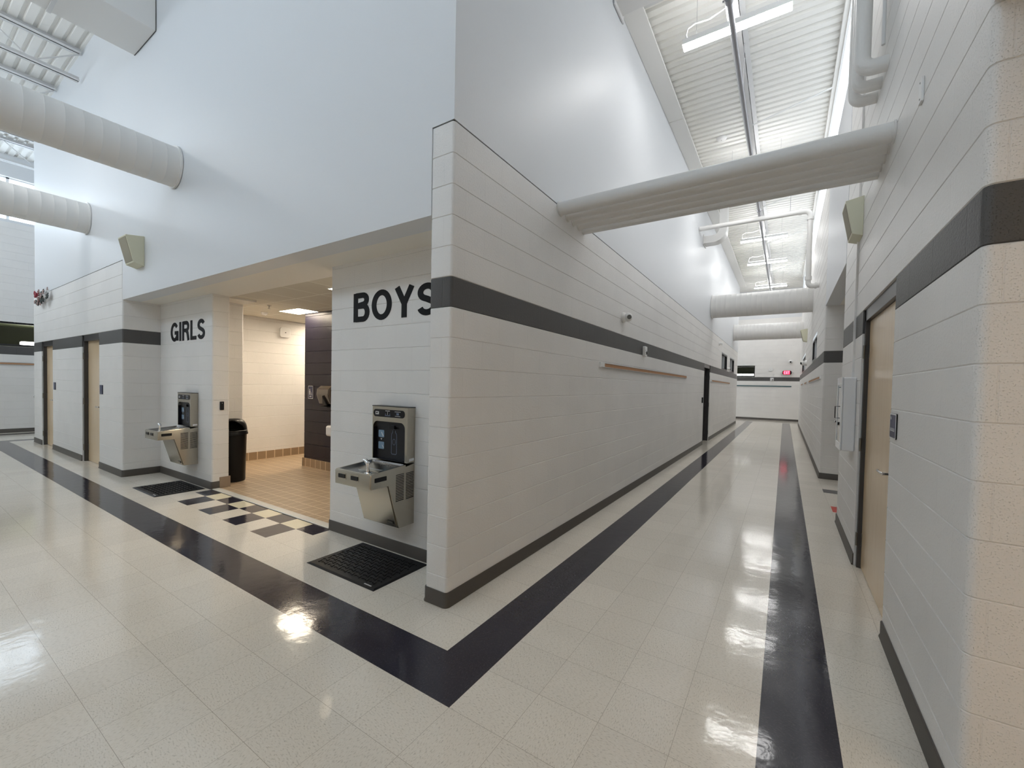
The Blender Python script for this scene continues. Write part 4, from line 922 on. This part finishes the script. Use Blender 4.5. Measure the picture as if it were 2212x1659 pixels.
MB().prism(rrect(-0.26, 0.0, 0.26, 0.41, 0.07, 6), (0, 0, 0), (1, 0, 0), (0, -1, 0), (0, 0, 1), 0.0, 0.16).build('bowl', 'porcelain', t, bevel=0.03, seg=3)
MB().prism(rrect(-0.20, 0.10, 0.20, 0.36, 0.06, 6), (0, 0, 0), (1, 0, 0), (0, -1, 0), (0, 0, 1), 0.160, 0.1605).build('basin_hollow', 'lensgrey', t)
MB().tube([(0, -0.06, 0.16), (0, -0.06, 0.25), (0, -0.15, 0.25)], 0.012, 10).build('faucet', 'chrome', t)
def troffer(x0, y0, x1, y1, z, label, name='troffer_light', mat='troffer'):
    t = thing(name, label, 'ceiling light', ((x0+x1)/2, (y0+y1)/2, z), 'warm recessed ceiling lights'); a, b = (x1-x0)/2, (y1-y0)/2
    MB().box((-a, -b, -0.004), (a, b, 0.0)).build('diffuser', mat, t)
    MB().box((-a-0.012, -b-0.012, -0.007), (a+0.012, -b, -0.001)).box((-a-0.012, b, -0.007), (a+0.012, b+0.012, -0.001)).box((-a-0.012, -b, -0.007), (-a, b, -0.001)).box((a, -b, -0.007), (a+0.012, b, -0.001)).build('frame', 'white', t)
troffer(-5.54, 1.66, -4.94, 1.99, 2.70, 'bright recessed light over the restroom entrance by dark wall')
troffer(-3.12, 1.05, -2.56, 1.65, 2.70, 'recessed light peeking past the top of the BOYS wall')
troffer(-6.35, 2.9, -5.75, 4.1, 2.70, 'recessed light deeper in the girls restroom passage')  # hidden troffer, added to brighten the restroom back wall
for i, x in enumerate((3.6, 6.2)):
    troffer(x, -2.6, x+0.6, -1.4, 2.845, 'warm recessed light in the low side hall ceiling', mat='troffer_side')

# ------------------------------------------------------------------ linear light fixtures
def make_linear(loc, label, rotz=0.0):
    t = thing('linear_light', label, 'ceiling light', loc, 'suspended four foot linear lights', rotz)
    h = 0.61
    MB().prism([(-0.065, 0.0), (0.065, 0.0), (0.06, 0.07), (0.03, 0.085), (-0.03, 0.085), (-0.06, 0.07)], (-h, 0, 0), (0, 1, 0), (0, 0, 1), (1, 0, 0), 0, 2*h).build('housing', 'white', t)
    MB().prism([(-0.062, 0.0)] + [(-0.062*math.cos(math.radians(a)), -0.026*math.sin(math.radians(a))) for a in range(20, 161, 20)] + [(0.062, 0.0)], (-h+0.004, 0, -0.001), (0, 1, 0), (0, 0, 1), (1, 0, 0), 0, 2*h-0.008).build('diffuser', 'tube', t, smooth=40)
    MB().box((-h+0.05, -0.022, 0.086), (h-0.05, 0.022, 0.089)).build('uplight_diffuser', 'tube', t)
    b = MB()
    for s in (-0.45, 0.45): b.tube([(s, 0, 0.08), (s, 0, 0.66)], 0.002, 6)
    b.build('hanger_wire', 'galv', t)
    MB().tube([(-h+0.05, 0, 0.08), (-h+0.03, 0, 0.15), (-h+0.05, 0, 0.23), (-h+0.14, 0.01, 0.27), (-0.30, 0.01, 0.25), (-0.1, 0.0, 0.30), (-0.05, 0, 0.5)], 0.010, 8).build('power_whip', 'white', t, smooth=60)
    return t
LF = make_linear((1.25, 3.55, 5.98), 'bright linear light nearest the camera across the corridor ceiling')
for y, lb in ((7.6, 'linear light half hidden above the bank of white pipes'), (11.63, 'linear light just past the white crossing pipe'), (14.2, 'fourth linear light down the corridor ceiling'), (18.0, 'farthest linear light above the near round duct')):
    copy_tree(LF, (1.25, y, 5.98), lb, 'suspended four foot linear lights')
for x in (-13.8, -8.0):
    copy_tree(LF, (x, -2.25, 6.05), 'linear light of the entry hall near the corridor corner' if x > -4 else ('entry hall linear light near the west end windows' if x < -13 else 'entry hall linear light beyond the rectangular duct'), 'suspended four foot linear lights', math.pi/2)

for i, (x, y) in enumerate(((1.0, 20.6), (-2.2, 20.6), (4.2, 20.9))):  # unseen cross hall lights, added to brighten the end wall
    copy_tree(LF, (x, y, 5.9), ['linear light in the cross hall in front of end wall', 'linear light in the cross hall left of the corridor', 'linear light in the cross hall right of the corridor'][i], 'suspended four foot linear lights')
# ------------------------------------------------------------------ roof steel
def angle_bar(mb, p, q, a=0.05, t=0.006):
    p, q = Vector(p), Vector(q); d = (q-p).normalized(); s = d.cross(Vector((0, 0, 1))).normalized(); u = s.cross(d)
    for o0, o1, h0, h1 in ((-a, -0.008, 0, t), (0.008, a, 0, t), (-0.008-t, -0.008, 0, a), (0.008, 0.008+t, 0, a)):
        mb.add([tuple(v) for v in (p+s*o0+u*h0, p+s*o1+u*h0, p+s*o1+u*h1, p+s*o0+u*h1, q+s*o0+u*h0, q+s*o1+u*h0, q+s*o1+u*h1, q+s*o0+u*h1)],
               [(0, 1, 2, 3), (7, 6, 5, 4), (0, 4, 5, 1), (1, 5, 6, 2), (2, 6, 7, 3), (3, 7, 4, 0)])
def joist(x, ya, yb, zb, zt, label, step=0.6):
    t = thing('roof_joist', label, 'joist', (x, ya, zt), 'open web roof joists'); L = yb-ya; sg = 1 if L > 0 else -1; n = max(2, int(abs(L)/step)); h = zb-zt
    c = MB(); angle_bar(c, (0, 0.02*sg, -0.055), (0, L, -0.055), 0.085); c.build('top_chord', 'steelpaint', t)
    c = MB(); angle_bar(c, (0, 0.03*sg, h), (0, L-0.05*sg, h), 0.07); c.build('bottom_chord', 'steelpaint', t)
    w_ = MB(); s = L/n
    for i in range(n):
        w_.tube([(0, s*i, -0.05), (0, s*(i+0.5), h+0.02)], 0.011, 8); w_.tube([(0, s*(i+0.5), h+0.02), (0, s*(i+1), -0.05)], 0.011, 8)
    w_.build('web_bar', 'steelpaint', t)
    return t
joist(1.22, 0.3, 21.9, 6.20, DECK_B, 'open web joist running down the middle of corridor ceiling')
joist(-8.72, -0.01, -4.4, 6.60, DECK_A-0.02, 'open web joist just left of the rectangular duct', 1.0)
joist(-10.5, -0.01, -4.4, 6.60, DECK_A-0.02, 'open web joist seen second in the left hall', 1.0)
joist(-12.3, -0.01, -4.4, 6.60, DECK_A-0.02, 'open web joist farthest back in the left hall', 1.0)
joist(-14.2, 6.0, -4.4, 6.60, DECK_A-0.02, 'open web joist over the far cross hall', 1.0)
t = thing('steel_beam', 'white steel beam with splice along the top of left wall', 'beam', (0, 0.3, 6.25))
c = MB().box((0.0, 0, 0), (0.26, 5.10, 0.02)).box((0.0, 5.12, 0), (0.26, 18.4, 0.02)); c.build('bottom_flange', 'deck', t)
MB().box((0.06, 0, 0.02), (0.075, 18.4, 0.44)).build('web', 'deck', t); MB().box((0.02, 0, 0.44), (0.11, 18.4, 0.46)).build('top_flange', 'deck', t)
t = thing('steel_beam', 'grey steel tube crossing the corridor at top of frame', 'beam', (0, 2.72, 6.20))
MB().box((0.004, 0, 0), (2.48, 0.24, 0.25)).build('tube_section', 'duct', t, bevel=0.01)
MB().box((0.004, 0.35, 0.12), (2.48, 0.40, 0.17)).build('strut', 'steelpaint', t)
MB().box((0.0035, -0.04, -0.06), (0.02, 0.28, 0.31)).build('end_plate', 'steelpaint', t)
for i, (y, zz) in enumerate(((6.15, 6.52), (9.9, 6.5), (12.9, 6.5), (16.5, 6.5))):
    t = thing('bridging_rod', ['thin white bridging rod nearest camera right of the joist', 'thin bridging rod past the white crossing pipe', 'thin bridging rod near the third corridor light', 'farthest thin bridging rod on the corridor joist'][i], 'rod', (1.24, y, 6.22), 'joist bridging rods')
    MB().tube([(0, 0, 0), (1.20, 0.15, 0.36)], 0.013, 8).build('rod', 'white', t)
    MB().box((-0.03, -0.02, -0.01), (0.03, 0.02, 0.02)).build('clip', 'white', t)

# ------------------------------------------------------------------ ducts
def spiral_duct(p, q, r, label, flange=True):
    t = thing('round_duct', label, 'duct', p, 'round spiral ducts across the halls'); p, q = Vector(p), Vector(q); d = q-p; L = d.length; dn = d.normalized()
    n = int(L/0.13); pts = []; rs = []
    for i in range(n+1):
        s = L*i/n; pts += [dn*s, dn*min(L, s+0.006), dn*min(L, s+0.012)]; rs += [r, r+0.003, r]
    clean = []; cr = []
    for a, b in zip(pts, rs):
        if clean and (a-clean[-1]).length < 1e-4: continue
        clean.append(a); cr.append(b)
    MB().tube(clean, r, 48, rs=cr).build('duct_shell', 'duct', t, smooth=30)
    if flange: MB().tube([dn*0.001, dn*0.02], r+0.02, 48).build('wall_collar', 'duct', t, smooth=30)
    return t
spiral_duct((0.0, 10.95, 3.965), (XR, 10.95, 3.965), 0.325, 'near round duct crossing the corridor overhead')
spiral_duct((0.0, 16.95, 3.94), (XR, 16.95, 3.94), 0.325, 'far round duct crossing the corridor overhead')
spiral_duct((-4.64, 0.0, 4.115), (-4.64, -4.5, 4.115), 0.235, 'round duct at left entering wall above the GIRLS recess')
spiral_duct((-8.46, 0.0, 4.215), (-8.46, -4.5, 4.215), 0.25, 'lower round duct at far left over the hall doors')
t = thing('rectangular_duct', 'big grey rectangular duct entering white wall at upper left', 'duct', (-5.675, 0.0, 6.04))
MB().box((-0.405, -4.4, 0), (0.405, 0.003, 0.62)).build('duct_box', 'duct', t, bevel=0.004)
MB().box((-0.42, -0.80, -0.014), (0.42, -0.762, -0.001)).build('support_strut', 'steelpaint', t)
MB().box((-0.408, -0.006, -0.003), (0.408, -0.0, 0.623)).build('wall_collar', 'frame', t)
t = thing('flat_duct', 'white elbow duct dropping into left wall past the pipe bank', 'duct', (0, 9.15, 5.2))
fd = MB(); path = [(0.0, 0.17)] + [(0.24+0.22*math.sin(math.radians(a)), 0.39-0.22*math.cos(math.radians(a))) for a in range(0, 91, 15)] + [(0.46, 1.5)]
th = 0.09; vs = []
for i, (x, z) in enumerate(path):
    a, b = path[max(i-1, 0)], path[min(i+1, len(path)-1)]; d = Vector((b[0]-a[0], b[1]-a[1])).normalized(); n = Vector((-d.y, d.x))
    for s, yy in ((-th, 0), (-th, 0.3), (th, 0.3), (th, 0)): vs.append((x+n.x*s, yy, z+n.y*s))
fs = [(i*4+k, i*4+(k+1) % 4, (i+1)*4+(k+1) % 4, (i+1)*4+k) for i in range(len(path)-1) for k in range(4)]
fd.add(vs, fs).build('duct_shell', 'pipe', t, smooth=40)
MB().box((0.001, -0.03, 0.05), (0.015, 0.33, 0.30)).build('wall_flange', 'pipe', t)

# ------------------------------------------------------------------ pipes
t = thing('pipe_bank', 'bank of parallel white insulated pipes crossing the corridor', 'pipes', (0, 1.47, 3.232))
for (dy, dz, r) in ((0.0, 0.0, 0.062), (0.155, -0.015, 0.045), (0.286, -0.016, 0.043), (0.415, -0.017, 0.043)):
    p = MB().tube([(0.001, dy, dz), (XR-0.001, dy, dz)], r, 32).build('insulated_pipe', 'pipe', t, smooth=40)
    MB().tube([(0.001, dy, dz), (0.012, dy, dz)], r+0.008, 32).build('wall_sleeve', 'pipe', p, smooth=40)
    MB().tube([(XR-0.012, dy, dz), (XR-0.001, dy, dz)], r+0.008, 32).build('wall_sleeve', 'pipe', p, smooth=40)
MB().box((0.001, 0.490, -0.066), (XR-0.001, 0.550, -0.056)).box((0.001, 0.490, -0.056), (XR-0.001, 0.495, -0.02)).box((0.001, 0.545, -0.056), (XR-0.001, 0.550, -0.02)).build('channel_strut', 'pipe', t)
t = thing('riser_pipes', 'three white insulated riser pipes turning into right wall', 'pipes', (2.335, 1.80, 3.90))
for (dy, dz, r) in ((0.0, 0.0, 0.052), (0.22, 0.0, 0.042), (0.40, 0.0, 0.042)):
    R_ = r*1.4
    pts = [(0.1495, dy, dz)] + [(R_-R_*math.sin(math.radians(a)), dy, dz+R_-R_*math.cos(math.radians(a))) for a in range(0, 91, 15)] + [(0, dy, 2.80)]
    pts = [pts[0]] + [(x, y, z) for x, y, z in pts[1:]]
    MB().tube(pts, r, 24).build('riser', 'pipe', t, smooth=50)
MB().tube([(0.115, -0.03, 0.12), (0.115, -0.03, 2.8)], 0.012, 10).build('conduit', 'steelpaint', t, smooth=50)
t = thing('sprinkler_pipe', 'grey sprinkler main running along the corridor ceiling', 'pipe', (1.30, 0.6, 5.545))
MB().tube([(0, 0, 0), (0.0, 18, 0)], 0.028, 14).build('main', 'galv', t, smooth=50)
for y in (1.98, 7.7):
    k = MB().tube([(0, y, 0), (0, y+0.06, 0)], 0.044, 14); k.tube([(-0.06, y+0.03, 0), (0.06, y+0.03, 0)], 0.010, 8); k.build('coupling', 'galv', t, smooth=50)
for y in (3.6, 7.2, 10.8, 14.4):
    MB().tube([(0, y, 0.03), (0, y, 0.70)], 0.006, 6).build('hanger_rod', 'galv', t)
t = thing('crossing_pipe', 'white drain pipe crossing the corridor and dropping down right wall', 'pipe', (0, 8.55, 5.44))
pts = [(0.002, 0, 0), (2.16, 0, 0)] + arc3((2.16, 0, -0.12), (0, 0, 1), (1, 0, 0), 0.12, 0, math.pi/2, 6)[1:] + [(2.28, 0, -1.55)] + arc3((2.36, 0, -1.55), (-1, 0, 0), (0, 0, -1), 0.08, 0, math.pi/2, 6)[1:] + [(XR-0.001, 0, -1.63)]
MB().tube(pts, 0.052, 20).build('pipe_run', 'pipe', t, smooth=50)
for p, q in (((2.06, 0, 0), (2.12, 0, 0)), ((2.28, 0, -0.14), (2.28, 0, -0.20)), ((2.28, 0, -1.42), (2.28, 0, -1.50)), ((2.40, 0, -1.63), (2.44, 0, -1.63))):
    MB().tube([p, q], 0.064, 20).build('coupling', 'pipe', t, smooth=50)
MB().tube([(1.9, 0, 0.05), (1.9, 0, 1.25)], 0.006, 6).build('hanger_rod', 'galv', t)

# ------------------------------------------------------------------ exit sign
t = thing('exit_sign', 'red lit EXIT sign with two lamp heads on end wall', 'exit sign', (1.985, 22.199, 2.47))
MB().prism([(-0.20, -0.05), (-0.16, -0.10), (0.16, -0.10), (0.20, -0.05), (0.20, 0.05), (0.16, 0.10), (-0.16, 0.10), (-0.20, 0.05)], (0, 0, 0), (1, 0, 0), (0, 0, 1), (0, -1, 0), 0, 0.07).build('housing', 'black', t, bevel=0.008)
MB().prism(rrect(-0.15, -0.095, 0.13, 0.095, 0.01), (0, 0, 0), (1, 0, 0), (0, 0, 1), (0, -1, 0), 0.07, 0.074).prism([(-0.15, 0.03), (-0.15, -0.03), (-0.185, 0)], (0, 0, 0), (1, 0, 0), (0, 0, 1), (0, -1, 0), 0.07, 0.074).build('red_face', 'exitred', t)
m = MB(); word(m, 'EXIT', (-0.13, -0.074, -0.07), (1, 0, 0), (0, 0, 1), (0, -1, 0), 0.14, 0.24, 0, 0.002, 0.17); m.build('exit_letters', 'exitpink', t)
for s in (-1, 1):
    q = Vector((s*0.4, -1, -0.3)).to_track_quat('Z', 'Y').to_matrix().to_4x4()
    MB().lathe([(0, -0.04), (0.025, -0.04), (0.045, 0.03), (0.04, 0.035), (0, 0.03)], 16, T=Matrix.Translation((s*0.25, -0.05, 0)) @ q).build('lamp_head', 'plastic', t, smooth=40)

# ------------------------------------------------------------------ dried flower bunch on the left ledge
t = thing('flower_decoration', 'small red and white flower bunch on the far left wall', 'decoration', (-11.35, -0.004, 3.15))
fl = [MB(), MB(), MB(), MB()]
for i in range(46):
    x = rnd.uniform(-0.55, 0.42); z = rnd.uniform(-0.17, 0.17)*(1-abs(x)*0.6); k = 0 if x < -0.30 and z > -0.03 else (1 if rnd.random() < 0.45 else (2 if x < 0.15 or z < 0 else 3))
    r = rnd.uniform(0.03, 0.06)
    a0 = rnd.uniform(0, 6); y = -rnd.uniform(0.03, 0.10)
    for q in range(5):
        a = a0+q*1.2566; c = Vector((x+math.cos(a)*r*0.6, y, z+math.sin(a)*r*0.6))
        fl[k].lathe([(0, 0.012), (r*0.45, 0.006), (r*0.5, 0), (0, -0.008)], 6, T=Matrix.Translation(c) @ Matrix.Rotation(math.pi/2+rnd.uniform(-.5, .5), 4, 'X'))
for b, nm, mt in zip(fl, ('red_petals', 'dusty_petals', 'leaves', 'white_petals'), ('red', 'pinkish', 'green', 'signwhite')):
    if b.v: b.build(nm, mt, t)
t = thing('door_stop', 'tiny chrome knob at far left beyond the wall end', 'door stop', (-12.745, 0.02, 1.02))  # this one is a door knob, only filed as a door stop
MB().lathe([(0, 0), (0.03, 0), (0.03, 0.01), (0.012, 0.02), (0.012, 0.045), (0.028, 0.06), (0.02, 0.08), (0, 0.082)], 16, T=Vector((-1, 0, 0)).to_track_quat('Z', 'Y').to_matrix().to_4x4()).build('knob', 'chrome', t, smooth=40)
# window lights seen through the clear panes
for loc, rz, lb in (((-17.4, 1.02, 2.44), math.pi/2, 'lit tube seen through the dark window at far left'), ((-0.12, 22.9, 2.38), 0, 'lit tubes seen through the end wall window')):
    t = thing('office_light', lb, 'ceiling light', loc, None, rz)
    for xa, xb in ((-0.62, -0.02), (0.02, 0.62)): MB().box((xa, -0.05, -0.05), (xb, 0.05, 0.05)).build('tube_lamp', 'tube', t, bevel=0.02)
    MB().box((-0.63, 0.055, -0.04), (0.63, 0.07, 0.04)).build('back_plate', 'white', t)
